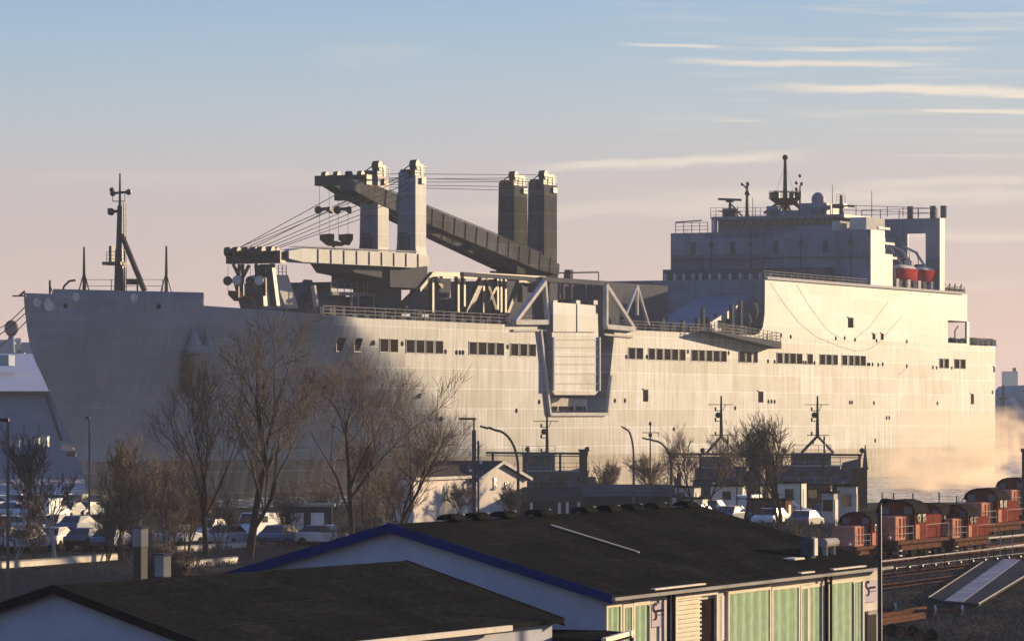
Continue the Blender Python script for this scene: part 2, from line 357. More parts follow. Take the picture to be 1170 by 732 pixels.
def water_mat():
    m = bpy.data.materials.new('water'); m.use_nodes = True; t = m.node_tree; n = t.nodes; l = t.links; b = n['Principled BSDF']
    b.inputs['Roughness'].default_value = .18; b.inputs['IOR'].default_value = 1.33
    c = n.new('ShaderNodeTexCoord'); bp = n.new('ShaderNodeBump'); bp.inputs['Strength'].default_value = 1.0; bp.inputs['Distance'].default_value = 1.6
    f = n.new('ShaderNodeTexNoise'); f.inputs['Scale'].default_value = .45; f.inputs['Detail'].default_value = 6; f.inputs['Roughness'].default_value = .65; l.new(c.outputs['Object'], f.inputs['Vector'])
    l.new(f.outputs[0], bp.inputs['Height']); l.new(bp.outputs[0], b.inputs['Normal'])
    # broken pale speckles mixed into the water colour
    mp = n.new('ShaderNodeMapping'); mp.inputs['Scale'].default_value = (1, .28, 1); l.new(c.outputs['Object'], mp.inputs[0])
    g = n.new('ShaderNodeTexNoise'); g.inputs['Scale'].default_value = .55; g.inputs['Detail'].default_value = 7; g.inputs['Roughness'].default_value = .7; l.new(mp.outputs[0], g.inputs['Vector'])
    cr = n.new('ShaderNodeValToRGB'); e = cr.color_ramp.elements; e[0].position = .47; e[0].color = (.04, .055, .07, 1); e[1].position = .60; e[1].color = (.62, .62, .62, 1)
    l.new(g.outputs[0], cr.inputs[0]); l.new(cr.outputs[0], b.inputs['Base Color']); return m
wt = MB(); wt.add([(-6000, 380, 1.7), (6000, 380, 1.7), (6000, 9000, 1.7), (-6000, 9000, 1.7)], [(0, 1, 2, 3)])
structure(wt.build('water', water_mat()))
random.seed(3)
fs = MB(); ps = []
for i in range(81):
    x = -4000+i*100; ps.append((x, 2400, 6+5*random.random()+(6 if 40 < i < 46 else 0)))
n = len(ps)
fs.add([(x, y, -1) for x, y, z in ps]+ps+[(x, y+900, z+6) for x, y, z in ps]+[(x, y+900, -1) for x, y, z in ps],
       [f for i in range(n-1) for f in ((i, i+1, n+i+1, n+i), (n+i, n+i+1, 2*n+i+1, 2*n+i), (2*n+i, 2*n+i+1, 3*n+i+1, 3*n+i))])
structure(fs.build('far_shore', mat('far_shore_ground', (.06, .065, .05), 1.0)))

# ------------------------------------------------------------------ THE SHIP
UX = Vector((0.4270, 0.9042)); VX = Vector((-0.9042, 0.4270)); HB = 16.2
OX = -45.5 + HB*VX.x; OY = 416 + HB*VX.y
ship = empty('cargo_ship', (OX, OY, 0), math.atan2(UX.y, UX.x),
             'huge grey roll-on roll-off cargo ship with cranes and high aft superstructure moored beyond the quay', 'ship')
def S(px, py, yl=-HB):
    """pixel -> ship-local point on the plane y = yl"""
    t = (px-CX)/F
    x = (t*(OY+yl*VX.y)-OX-yl*VX.x)/(UX.x-t*UX.y); Y = OY+x*UX.y+yl*VX.y
    return Vector((x, yl, H-(py-CY)/F*Y))
def sx_(px, yl=-HB): return S(px, 400, yl).x
XEND = sx_(1137)
stem = [(26.0, 19.0), (24.0, 19.4), (22.6, S(28, 350, 0).x), (20, S(31, 370, 0).x), (17.5, S(36, 395, 0).x), (14.5, S(52, 428, 0).x), (12, S(63, 447, 0).x), (9, S(78, 480, 0).x), (5, S(95, 530, 0).x), (0, S(104, 560, 0).x), (-2, S(104, 560, 0).x+1)]
stem[0] = (26.0, S(27, 343, 0).x-.6); stem[1] = (24.0, S(27, 345, 0).x-.1)
def stem_x(z):
    for (z1, x1), (z0, x0) in zip(stem, stem[1:]):
        if z >= z0: return x0+(x1-x0)*(z-z0)/(z1-z0)
    return stem[-1][1]
def entry(z): return 42+max(0, (22-z))*1.6
def half_b(x, z):
    t = (x-stem_x(z))/entry(z)
    if t <= 0: return 0.02
    if t >= 1: return HB
    p = 1.22+.008*max(0, 22-z)
    return max(.02, HB*(1-(1-t)**p))
def hull_x(px, z=23.5):
    best = None; x_ = 20.0
    while x_ < 110:
        y_ = -half_b(x_, z); X = OX+x_*UX.x+y_*VX.x; Y = OY+x_*UX.y+y_*VX.y; e = abs(CX+F*X/Y-px)
        if best is None or e < best[0]: best = (e, x_)
        x_ += .05
    return best[1]
XSTEP = hull_x(233)
YSTEP = OY+XSTEP*UX.y-half_b(XSTEP, 23.5)*VX.y
ZSTEP = H-(334-CY)/F*YSTEP; ZLOW = H-(349-CY)/F*YSTEP
print('step', XSTEP, ZSTEP, ZLOW)
def ztop(x):
    a = XSTEP
    if x < a: return 23.6+.25*max(0, (a-x)/(a-20))
    return ZLOW-min(1, (x-a)/max(1, 66-a))*(ZLOW-22.0)
ZW0, ZW1 = S(720, 410).z, S(720, 397).z
WIN = [(395,407.5),(409,420.5),(434,443.5),(445.5,454.5),(464,473.5),(475.5,484.5),(486.5,495),(497.5,506),(536,544.5),(546.5,555.5),(557,565),(567,575.5),
 (583.5,592),(594,602),(604,612),(718,725.5),(727,734.5),(741,748),(750,757),(759,766),(767.5,774.5),(776.5,783),(790,797),(798.5,805),(807,813.5),(815,822),(823.5,830),
 (844,851),(852.5,858.5),(861,865.5),(887.5,894),(896,901),(902.5,909),(910,916.5),(922.5,928.5),(936.5,942.5),(944,950),(951.5,957),(962,968),(970,975),(976.5,982),(983,989),
 (1073.5,1077.5),(1079,1084),(1090.5,1096),(1097.5,1103)]
WX = [(sx_(a), sx_(b)) for a, b in WIN]
RZ = S(660, 473).z                                    # sill of the side ramp recess
RL0, RL1 = sx_(627), sx_(615); RR0, RR1 = sx_(692.5), sx_(702.5)      # left bottom/top, right bottom/top
xa, xb = RL1, RR1
# grid of the port shell
xs = set([xa, xb, XEND, XSTEP, XSTEP+.1])
for a, b in WX: xs.update((a, b))
x = 16.0
while x < XEND:
    if all(abs(x-k) > .7 for k in xs): xs.add(x)
    x += 1.5 if x < 70 else 4.0
xs = sorted(k for k in xs if not (xa < k < xb))
zs = sorted([-1.5, 0, 1.5, 3, 4.5, 6.0, 7.5, RZ, 10.5, 12, 13.5, 15, 16.5, ZW0, ZW1, 20.8])
def shell(mb, side, holes):
    def P(x, z, top=False):
        xx = max(x, stem_x(z)); return (xx, side*half_b(xx, z), z)
    cols = []
    for x in xs:
        zt = ztop(x); cols.append([P(x, z) for z in zs]+[P(x, (20.8+zt)/2), P(x, zt)])
    for i in range(len(xs)-1):
        for j in range(len(zs)+1):
            zm = j
            if holes and abs(xs[i]-xa) < 1e-6 and j >= zs.index(RZ): continue
            if holes and j == zs.index(ZW0) and any(abs(xs[i]-a) < 1e-6 for a, b in WX): continue
            q_ = [cols[i][j], cols[i+1][j], cols[i+1][j+1], cols[i][j+1]]
            u = []
            for p in q_:
                if not any((Vector(p)-Vector(k)).length < 1e-4 for k in u): u.append(p)
            if len(u) >= 3:
                mb.mi = 1 if zs[min(j, len(zs)-1)] < 5.9 else 0
                mb.add(u, [tuple(range(len(u))) if side < 0 else tuple(reversed(range(len(u))))])
    mb.mi = 0
hb_ = MB(); shell(hb_, -1, True); shell(hb_, 1, False)
# fills left and right of the slanted recess
hb_.add([(xa, -HB, RZ), (RL0, -HB, RZ), (xa, -HB, ztop(xa))], [(0, 1, 2)])
hb_.add([(xb, -HB, RZ), (xb, -HB, ztop(xb)), (RR0, -HB, RZ)], [(0, 1, 2)])
# transom, deck
hb_.add([(XEND, -HB, -1.5), (XEND, HB, -1.5), (XEND, HB, 22), (XEND, -HB, 22)], [(0, 1, 2, 3)])
dk = [x for x in xs if x >= 21]
for a, b in zip(dk, dk[1:]):
    za, zb_ = ztop(a)-1.0, ztop(b)-1.0
    if a > 62: za = ztop(a)-.05
    if b > 62: zb_ = ztop(b)-.05
    ya = half_b(a, za)-.05; yb = half_b(b, zb_)-.05
    y0a = -ya; y0b = -yb
    if abs(a-xa) < 1e-6: y0a = y0b = -HB+7
    hb_.add([(a, y0a, za), (b, y0b, zb_), (b, yb, zb_), (a, ya, za)], [(0, 1, 2, 3)])
# recess inner walls: forward wall, aft wall, back, floor
D = 7.0
hb_.add([(RL0, -HB, RZ), (RL0, -HB+D, RZ), (RR0, -HB+D, RZ), (RR0, -HB, RZ)], [(0, 1, 2, 3)])
hb_.add([(RL0, -HB, RZ), (xa, -HB, 22), (xa, -HB+D, 22), (RL0, -HB+D, RZ)], [(0, 1, 2, 3)])
hb_.add([(RR0, -HB, RZ), (RR0, -HB+D, RZ), (xb, -HB+D, 22), (xb, -HB, 22)], [(0, 1, 2, 3)])
hb_.add([(RL0, -HB+D, RZ), (xa, -HB+D, 22), (xb, -HB+D, 22), (RR0, -HB+D, RZ)], [(0, 1, 2, 3)])
hull = hb_.build('hull', [hullm, bootm], ship, smooth='keep')
bm = bmesh.new(); bm.from_mesh(hull.data)
hull.data.shade_smooth() if hasattr(hull.data, 'shade_smooth') else None
bm.free()
try:
    hull.data.set_sharp_from_angle(angle=R(25))
except Exception: pass
# recess frame (pale coaming)
m = MB(); e_ = .12
def strip_local(mb, pts, wd, th):
    for a, b in zip(pts, pts[1:]): mb.beam(a, b, wd)
strip_local(m, [(xa+.3, -HB-e_, 21.5), (RL0, -HB-e_, RZ), (RR0, -HB-e_, RZ), (RR0+.45*(RR1-RR0), -HB-e_, RZ+.45*(22-RZ))], .42, .3)
m.build('recess_coaming', white, ship)
# side port panes
for a, b in WX:
    m = MB(); zc = .5*(ZW0+ZW1); y0 = -min(half_b(a, zc), half_b(b, zc))
    m.mi = 0; m.box((a-.05, y0-.02, ZW0-.05), (b+.05, y0+.2, ZW1+.05))
    m.mi = 1
    for (p, q_) in (((a-.1, y0-.05, ZW0-.1), (b+.1, y0+.1, ZW0)), ((a-.1, y0-.05, ZW1), (b+.1, y0+.1, ZW1+.1)),
                    ((a-.1, y0-.05, ZW0), (a, y0+.1, ZW1)), ((b, y0-.05, ZW0), (b+.1, y0+.1, ZW1))): m.box(p, q_)
    m.build('window', [shutter, supm], ship)
# small hull doors
for (p0, p1, q0, q1) in [(735, 740.5, 445, 458.5), (866.5, 872, 447, 459.5), (969, 975, 363, 374), (997, 1000, 381, 387.5), (1006.5, 1009.5, 381, 388), (1109.5, 1112.5, 450, 461.5), (1135, 1136.6, 419, 425)]:
    a = S(p0, q1); b = S(p1, q0); m = MB(); m.mi = 0; m.box((a.x, -HB-.03, a.z), (b.x, -HB+.1, b.z))
    m.mi = 1; m.box((a.x-.15, -HB-.12, b.z), (b.x+.15, -HB, b.z+.15))
    m.build('side_door', [shutter, supm], ship)
# portholes
pm = []
for px, py in [(427, 391.5), (459.5, 392.5), (509, 401.5), (521.5, 402.5), (525.5, 402.6), (529, 402.6), (580, 396), (715.5, 407.5), (739, 407.5), (786, 401.5), (832.5, 403), (877.5, 412.5), (885, 413),
               (702.5, 457.5), (714, 457.5), (878, 458.5), (881.5, 458.5), (885, 458.7), (918, 414), (920.5, 414), (930.5, 414.5), (991.5, 416), (993.5, 416), (997, 416), (1003.5, 416.5), (1008.5, 416),
               (955, 386.5), (965, 386), (977, 388), (1001.5, 389), (1036, 390), (1036, 418), (892.5, 383), (903.5, 384.5), (971, 459.5), (973.5, 459.5), (998.5, 460), (1071, 460.5), (1066, 419.5), (1070, 420), (1087.5, 420),
               (505, 478), (616, 459), (1013, 477), (1016, 477), (1134, 448), (590, 469), (480, 452), (840, 466), (929, 505), (860, 497), (770, 490), (1000, 503), (1126, 499)]:
    p = S(px, py); m = MB(); m.tube((p.x, -half_b(p.x, p.z)-.04, p.z), (p.x, -half_b(p.x, p.z)+.2, p.z), .30, n=8)
    m.build('porthole', shutter, ship)

# upper aft side block (z 22-30) with notch fillet and aft mooring opening
XB = sx_(874); XU = sx_(1105); ZU = S(1000, 328).z
mo = (sx_(1083), sx_(1107.5)); mz = (S(1095, 392).z, S(1095, 366.5).z)
ub = MB()
fil = [(XB-4.5, 22.0), (XB-2.2, 22.3), (XB-.8, 23.2), (XB-.1, 25), (XB, 28)]
poly = [(p[0], -HB, p[1]) for p in fil]+[(XB, -HB, ZU), (mo[0], -HB, ZU), (mo[0], -HB, 22.0)]
ub.prism(poly, (0, .3, 0))
ub.box((mo[0], -HB, mz[1]), (XU, -HB+.3, ZU)); ub.box((mo[0], -HB, 22.0), (mo[1], -HB+.3, mz[0]))
ub.box((mo[1]-1.2, -HB-.002, mz[0]), (mo[1], -HB+.3, mz[1]))
ub.box((XB, -HB+.3, ZU-.3), (XU, HB, ZU-.05))                # deck of the block
ub.box((XB, -HB+.3, 22), (XB+.3, HB-.3, ZU-.3))              # forward face
ub.box((XB, HB-.3, 22), (XU, HB-.002, ZU-.1))                # starboard side
ub.box((XU-.3, -HB+.3, 25.6), (XU-.002, HB-.3, ZU-.35))       # aft face above the opening
ub.box((mo[0]-.4, -HB+.3, 22), (mo[0]-.1, -HB+5, ZU-.4))     # bulkhead forward of the mooring deck
ub.build('aft_side_block', supm, ship)
m = MB()     # rails and fender strips along the upper edge
for (p0, p1, q0, q1) in [(875, 1100, 317, 334)]:
    a = S(p0, q0); b = S(p1, q1)
    m.beam((a.x, -HB-.1, ZU+.1), (b.x, -HB-.1, ZU+.1), .35)
m.build('deck_edge_strip', white, ship)
def rail(mb, pts, h=1.1, step=2.0, r=.045, lines=3):
    for a, b in zip(pts, pts[1:]):
        a = Vector(a); b = Vector(b); k = max(1, int((b-a).length/step))
        for i in range(k+1):
            p = a.lerp(b, i/k); mb.tube(p, p+Vector((0, 0, h)), r, n=4)
        for j in range(1, lines+1): mb.tube(a+Vector((0, 0, h*j/lines)), b+Vector((0, 0, h*j/lines)), r*.8, n=4)
m = MB()
rail(m, [(sx_(372), -HB+.3, 22), (xa-.5, -HB+.3, 22)], 1.2, 2.5, .06)
rail(m, [(xb+.5, -HB+.3, 22), (XB-6, -HB+.3, 22)], 1.2, 2.5, .05)
rail(m, [(XB+.5, -HB+.3, ZU), (sx_(993), -HB+.3, ZU)], 1.1, 2.5, .06)
rail(m, [(sx_(1080), -HB+.3, ZU), (XU-.3, -HB+.3, ZU), (XU-.3, HB-.5, ZU)], 1.1, 2.0, .06)
rail(m, [(XU, -HB+.3, 22.1), (XEND-.3, -HB+.3, 22.1), (XEND-.3, HB-.3, 22.1)], 1.1, 2.0, .06)
m.build('railing', railm, ship)
# draped ropes on the aft side
for pts in ([(880, 323), (893, 343), (913, 369), (933, 385), (955, 394), (977, 401), (993, 399), (1003, 392)], [(910, 325), (925, 350), (945, 377), (962, 387)],
            [(975, 388), (993, 374), (1015, 344)], [(1003, 392), (1018, 375), (1032, 360)], [(1027, 428), (1037, 419)]):
    m = MB(); m.path([(S(a, b).x, -HB-.05, S(a, b).z) for a, b in pts], .014, 5); m.build('draped_rope', brown, ship)
# aft mooring deck gear
m = MB()
for px, py, s in [(1088, 391, .8), (1094, 391, .7), (1101, 391, .8), (1112, 391, 1.0), (1117, 391, .9), (1124, 391, .8), (1131, 391, .9)]:
    p = S(px, py, -HB+2); m.box((p.x-.8, -HB+1.2, 22.0), (p.x+.8, -HB+3, 22.0+s*1.2)); m.tube((p.x-1, -HB+2, 22+s*.9), (p.x+1, -HB+2, 22+s*.9), .45, n=8)
p = S(1091, 378, -HB+2.5); m.path([(p.x, -HB+2.5, 22), (p.x, -HB+2.5, p.z), (p.x+1.5, -HB+2.5, p.z+.8)], .1)
m.build('mooring_winch', darkm, ship)
m = MB(); p = S(1094, 333, -10)
for px in (1078, 1084, 1090, 1097): p = S(px, 332, -HB+1.5); m.box((p.x-.6, -HB+1, ZU), (p.x+.6, -HB+2.2, ZU+.9)); m.tube((p.x, -HB+1.5, ZU+.8), (p.x+.6, -HB+1.5, ZU+1.6), .12)
m.build('deck_reel', darkm, ship)

# gallery ramp hung off the side at the notch
a = S(797, 379); b = S(878, 400)
m = MB(); m.prism([(a.x, -HB-.05, a.z), (b.x, -HB-.05, b.z+.2), (b.x, -HB-.05, b.z+1.2), (a.x, -HB-.05, 22.3)], (0, -1.9, 0))
m.build('side_gallery', darkm, ship)
m = MB(); rail(m, [(a.x, -HB-1.8, 22.2), (b.x, -HB-1.8, b.z+1.1)], 1.3, 1.6, .06); rail(m, [(b.x, -HB-1.8, b.z+1.1), (b.x, -HB-.2, b.z+1.1)], 1.3, 1.0, .06)
m.build('gallery_railing', railm, ship)

# ---- superstructure
def blk(name, x0, x1, y0, y1, z0, z1, mtl, parent=ship): return MB().box((x0, y0, z0), (x1, y1, z1)).build(name, mtl, parent)
XF = sx_(995); ZS = S(995, 262).z
house = MB()
xc1 = sx_(1011); xc2 = sx_(1020); zc1 = S(1012, 290).z
house.box((XF, -HB+.02, ZU-.04), (XF+.6, HB-.02, ZS))
house.box((XF+.6, -HB+.02, ZU-.04), (xc2, -HB+.5, zc1)); house.box((XF+.6, -HB+.02, zc1), (xc1, -HB+.5, ZS))
house.box((XF+.6, -HB+7, ZU-.04), (XF+30, HB-.02, ZS-.05))
house.box((XF+.6, -HB+.5, ZS-3.3), (xc1, -HB+7, ZS-3)); house.box((XF+.6, -HB+.5, zc1-.3), (xc2, -HB+7, zc1-.05))
house.build('accommodation_block', supm, ship)
# stepped lower front (starboard ledges)
ledge = MB()
p = S(757, 308, HB); p2 = S(750, 320, HB)
ledge.box((XF-3, -HB+6, 22), (XF, HB, p.z)); ledge.box((XF-7, -2, 22), (XF-3, HB, p2.z-.4))
ledge.build('lower_front_deckhouse', darkm, ship)
# row of front stiffeners
for px in (764, 775.5, 787, 798.5, 807, 819, 831, 843.5, 856, 868, 880, 892):
    m = MB(); yy = 15.8-(px-762)*(31/233)
    zt = S(px, 313, yy).z; zb2 = S(px, 324, yy).z
    m.box((XF-3.8, yy-.14, zb2), (XF-3, yy+.14, zt)); m.build('front_stiffener', white, ship)
# bridge
YB0 = -11.5; YB1 = 12.0
zb0 = ZS; zb1 = S(830, 249, 8).z
br = MB(); br.box((XF+1.5, YB0+2, zb0-.1), (XF+13, YB1-3, zb1)); br.box((XF+1.2, YB0, zb1-.35), (XF+13.3, YB1-2, zb1+.15))
br.build('wheelhouse', supm, ship)
nw = 17
for i in range(nw):
    y = YB0+2.6+i*(YB1-3-YB0-3.2)/(nw-1); m = MB(); m.box((XF+1.40, y-.42, zb1-1.35), (XF+1.52, y+.42, zb1-.5)); m.build('bridge_window', glassd, ship)
m = MB(); p = S(812, 262, 9.8); m.box((XF+1.0, 9.3, ZS-2.2), (XF+1.9, 9.9, zb1-.3)); m.build('bridge_wing_strut', white, ship)
m = MB(); rail(m, [(XF+1, HB-.4, ZS), (XF+1, 10.5, ZS)], 1.6, 1.2, .06); m.beam((XF+1, HB-.4, ZS+1.7), (XF+1, 11.5, ZS+1.9), .18); m.build('wing_awning', darkm, ship)
for y in (-9, -1, 6, 12.5):
    MB().box((XF-.06, y-.4, ZU+5.2), (XF+.02, y+.4, ZU+7.1)).build('bulkhead_door', darkm, ship)
for y in (-13, -5, 3, 9.5):
    m = MB(); m.tube((XF-.12, y, ZU+.5), (XF-.12, y, ZS-.4), .07, n=5); m.box((XF-.3, y-.3, ZS-2.2), (XF+.01, y+.3, ZS-1.6)); m.build('bulkhead_pipe', darkm, ship)
for y in (-11, 1, 13.5):
    m = MB(); z_ = ZU+.5
    for d_ in (-.22, .22): m.beam((XF-.2, y+d_, ZU+.4), (XF-.2, y+d_, ZS+.6), .05)
    while z_ < ZS: m.beam((XF-.2, y-.22, z_), (XF-.2, y+.22, z_), .04); z_ += .4
    m.build('ladder', railm, ship)
m = MB(); m.box((XF-.5, -HB+.3, ZU+4.6), (XF+.01, HB-.3, ZU+4.75)); m.build('bulkhead_walkway', supm, ship)
m = MB(); rail(m, [(XF-.45, -HB+.3, ZU+4.75), (XF-.45, HB-.3, ZU+4.75)], 1.0, 2.0, .035, 2); m.build('railing', railm, ship)
# roof gear
def LZ(py, yl, x): # z at given row for local x,y
    Y = OY+x*UX.y+yl*VX.y; return H-(py-CY)/F*Y
def yl_at(px, x):   # athwart position that projects to column px at local x
    t = (px-CX)/F; return ((t*(OY+x*UX.y))-OX-x*UX.x)/(VX.x-t*VX.y)
XR = XF+6
def pt(px, py, x=XR): y = yl_at(px, x); return Vector((x, y, LZ(py, y, x)))
rt = zb1+.1
m = MB(); a = pt(834, 250); m.box((a.x-.6, a.y-1, rt), (a.x+.6, a.y+1, rt+1.5)); m.tube((a.x, a.y, rt), pt(834, 229), .3, .18)
m.tube(pt(834, 247)+Vector((0, -2, 0)), pt(835, 233), .12); b1_, b2_ = pt(821, 227.5), pt(847, 228.5); m.beam(b1_, b2_, .35); m.box((a.x-.5, a.y-.5, pt(834, 231).z), (a.x+.5, a.y+.5, pt(834, 229).z))
m.box((a.x-1.3, a.y-1.5, pt(834, 242).z), (a.x+1.3, a.y+1.5, pt(834, 241).z)); m.build('radar_scanner', darkm, ship)
m = MB(); m.tube(pt(853.5, 251), pt(853.5, 212), .3, .16); m.tube(pt(848, 210), pt(853.5, 216), .12); m.tube(pt(855, 209), pt(853.5, 216), .12); m.ball(pt(854.5, 210), .32, 6, 4); m.ball(pt(848, 210.5), .25, 6, 4); m.ball(pt(854, 221), .45, 6, 4)
m.tube(pt(857, 250), pt(853.5, 240), .08); m.build('signal_mast', steel, ship)
for px, py in [(818, 238), (843, 235), (860, 226), (863, 236), (876, 236), (951, 211), (996, 218)]:
    m = MB(); m.tube(pt(px, 251), pt(px, py), .07, .04, n=5); m.build('whip_aerial', steel, ship)
m = MB(); rail(m, [pt(812, 250), pt(883, 250)], 1.7, 2.0, .05, 3); rail(m, [pt(812, 250, XF+1.5), pt(812, 250, XF+12)], 1.5, 2.0, .05, 3); m.build('bridge_railing', railm, ship)
# main mast
m = MB(); c = pt(897, 240); zp = pt(897, 227).z
m.tube(pt(897, 245), pt(897, 180.5), .42, .22, n=8); m.ball(pt(897, 180), .45, 8, 5)
for d in (-1, 1):
    m.tube((c.x, c.y+d*3.4, pt(897, 243).z), (c.x, c.y+d*.2, zp), .22); m.tube((c.x+d*2.5, c.y, pt(897, 243).z), (c.x, c.y, zp), .2)
pl = [(c.x+2.6*math.cos(k*math.pi/4), c.y+2.6*math.sin(k*math.pi/4), zp) for k in range(8)]
pl2 = [(c.x+1.2*math.cos(k*math.pi/4), c.y+1.2*math.sin(k*math.pi/4), zp-1.0) for k in range(8)]
m.add(pl+pl2, [tuple(range(8)), tuple(reversed(range(8, 16)))]+[(i, 8+i, 8+(i+1) % 8, (i+1) % 8) for i in range(8)])
rail(m, pl+[pl[0]], 1.1, 1.2, .05); 
for px in (883, 888, 905, 911): q_ = pt(px, 222); m.box((q_.x-.3, q_.y-.35, zp), (q_.x+.3, q_.y+.35, zp+1.0))
m.tube(pt(884, 219), pt(911, 219.5), .08); m.tube(pt(909, 229), pt(916, 244), .2)
for px in (885, 909): m.tube(pt(897, 188), pt(px, 226), .025, n=3)
m.build('main_mast', steel, ship)
m = MB(); m.tube(pt(914, 245), pt(914, 212), .16, .1); m.tube(pt(910, 218), pt(914, 224), .08); m.tube(pt(917, 208), pt(914, 214), .08)
for a_ in ((910, 209), (916, 210), (910, 216), (914, 201)): m.ball(pt(*a_), .28, 6, 4)
m.build('light_mast', steel, ship)
# roof houses
a = pt(919, 233); b = pt(950, 245); m = MB(); m.box((XF+4, pt(950, 240).y, rt), (XF+9, a.y, a.z)); m.box((XF+3.4, pt(883, 242).y-2, rt), (XF+8, pt(883, 242).y, rt+1.6)); m.box((XF+3.4, pt(919, 242).y, rt), (XF+9, pt(886, 242).y, rt+.9))
m.build('roof_house', supm, ship)
m = MB(); c = pt(940, 232); m.ball((XF+4, c.y, c.z+.4), 1.0, 12, 8, 1.15); m.tube((XF+4, c.y, rt), (XF+4, c.y, c.z), .9, n=10); m.build('radome', supm, ship, smooth=True)
m = MB(); m.tube(pt(961, 262), pt(961, 223), .35, .2); m.box(pt(953, 238)-Vector((.8, 0, 0)), pt(966, 233)+Vector((.8, 0, 0))); m.beam(pt(961, 235), pt(977, 236), .25); rail(m, [pt(956, 232), pt(966, 232)], 1.3, .8, .05)
m.tube(pt(968, 262), pt(961, 238), .25); m.build('aft_radar_mast', steel, ship)
m = MB(); m.box((XF+1, pt(987, 250, XF).y, ZS-.1), (XF+9, pt(968, 250, XF).y, pt(975, 248, XF).z)); m.build('vent_house', white, ship)
m = MB(); m.box((XF+1, pt(957, 255, XF).y, ZS-.1), (XF+6, pt(948, 255, XF).y, pt(950, 252, XF).z)); m.build('vent_house', white, ship)

# ---- aft boat deck wall with opening, framed by a lit column
XA = sx_(1074); zA = S(1074, 249).z; XA2 = sx_(1079.5)
yw = yl_at(1012, XA); o0 = yl_at(1037, XA); o1 = yl_at(1057.5, XA); zo1 = LZ(267, o0, XA); zo0 = LZ(302, o0, XA)
m = MB(); m.box((XA, -HB+.02, ZU-.04), (XA+.4, o1, zA)); m.box((XA, o0, ZU-.04), (XA+.4, yw+8, zA)); m.box((XA, o1, zo1), (XA+.4, o0, zA)); m.box((XA, o1, ZU-.04), (XA+.4, o0, zo0))
m.box((XA+.4, -HB+.02, ZU-.04), (XA2, -HB+.4, zA)); m.box((XF+20, yw+4, ZU), (XA, yw+4.4, zA))
m.box((XF+12, yw+4.4, ZU), (XA, yw+14, zA-1.0))
m.build('aft_bulkhead', supm, ship)
m = MB(); rail(m, [(XF+14, -6, zA), (XA, -HB+1, zA)], 1.5, 3, .07, 2); rail(m, [(XA, -HB+.5, zA), (XA, yw+4, zA)], 1.5, 3, .07, 2)
for px in (1040, 1066, 1078): q_ = pt(px, 244, XA); m.box((q_.x-.3, q_.y-.4, zA), (q_.x+.3, q_.y+.4, zA+1.9))
m.build('boat_deck_railing', darkm, ship)
# davit frames
m = MB()
for px in (1023, 1036, 1048, 1063):
    a = S(px, 322, -HB+1.0); m.path([(a.x, -HB+1, ZU), (a.x, -HB+1.2, ZU+3.0), (a.x, -HB+3.4, ZU+6.2), (a.x, -HB+5.5, ZU+7.2)], .22, 5); m.box((a.x-.6, -HB+.6, ZU), (a.x+.6, -HB+2.6, ZU+1.6))
m.box((sx_(1022), -HB+1.5, ZU+.6), (sx_(1068), -HB+2.2, ZU+.95)); m.build('davit_frame', white, ship)
m = MB()
for px in (1024, 1032, 1041, 1052): a = S(px, 326, -HB+1); m.box((a.x, -HB+.6, ZU), (a.x+1.6, -HB+1.9, ZU+1.5))
m.build('boat_winch', darkm, ship)
# stepped platforms between column and boats
m = MB()
for py, l_ in ((262, 5), (279, 7), (295, 8)): z = S(1018, py).z; m.box((xc1, -HB+1, z), (xc1+l_, -HB+7, z+.35))
m.build('boat_platform', supm, ship)

def lifeboat(px, py, label):
    p = S(px, py, -HB+2.0); wpt = Vector((OX+p.x*UX.x+p.y*VX.x, OY+p.x*UX.y+p.y*VX.y, p.z))
    e = empty('lifeboat', wpt, math.atan2(UX.y, UX.x), label, 'lifeboat', 'lifeboats on the aft boat deck')
    n_ = 12; vs = []; fcs = []; prof = []
    for i in range(n_+1):
        t = i/n_*2-1; w_ = 1.6*math.sqrt(max(0, 1-abs(t)**2.6))+.03; x_ = t*4.6
        vs += [(x_, 0, -2.5+.6*t*t), (x_, w_*.8, -1.6+.3*t*t), (x_, w_, .25), (x_, -w_, .25), (x_, -w_*.8, -1.6+.3*t*t)]
    for i in range(n_):
        for k in range(5): fcs.append((i*5+k, i*5+(k+1) % 5, (i+1)*5+(k+1) % 5, (i+1)*5+k))
    MB().add(vs, fcs).build('hull', maroon, e, smooth=True)
    vs = []; fcs = []
    for i in range(n_+1):
        t = i/n_*2-1; w_ = 1.25*math.sqrt(max(0, 1-abs(t)**2.6))+.02; x_ = t*4.4
        for k in range(6): a_ = math.pi*k/5; vs.append((x_, w_*math.cos(a_), .27+(.6*math.sin(a_))*math.sqrt(max(.01, 1-abs(t)**4))))
    for i in range(n_):
        for k in range(5): fcs.append((i*6+k, i*6+k+1, (i+1)*6+k+1, (i+1)*6+k))
    MB().add(vs, fcs).build('canopy', white, e, smooth=True)
    m = MB(); m.box((2.1, -.6, .8), (3.3, .6, 1.6)); m.build('steering_cupola', white, e)
    for x_ in (-3, 3): mm = MB(); mm.tube((x_, 0, .9), (x_, .2, 3.1), .07); mm.build('fall_wire', wirem, e)
lifeboat(1032, 309, 'maroon lifeboat with pale canopy, forward one in the davits beside the bright column')
lifeboat(1057, 311, 'maroon lifeboat with pale canopy, aft one under the square opening in the aft bulkhead')

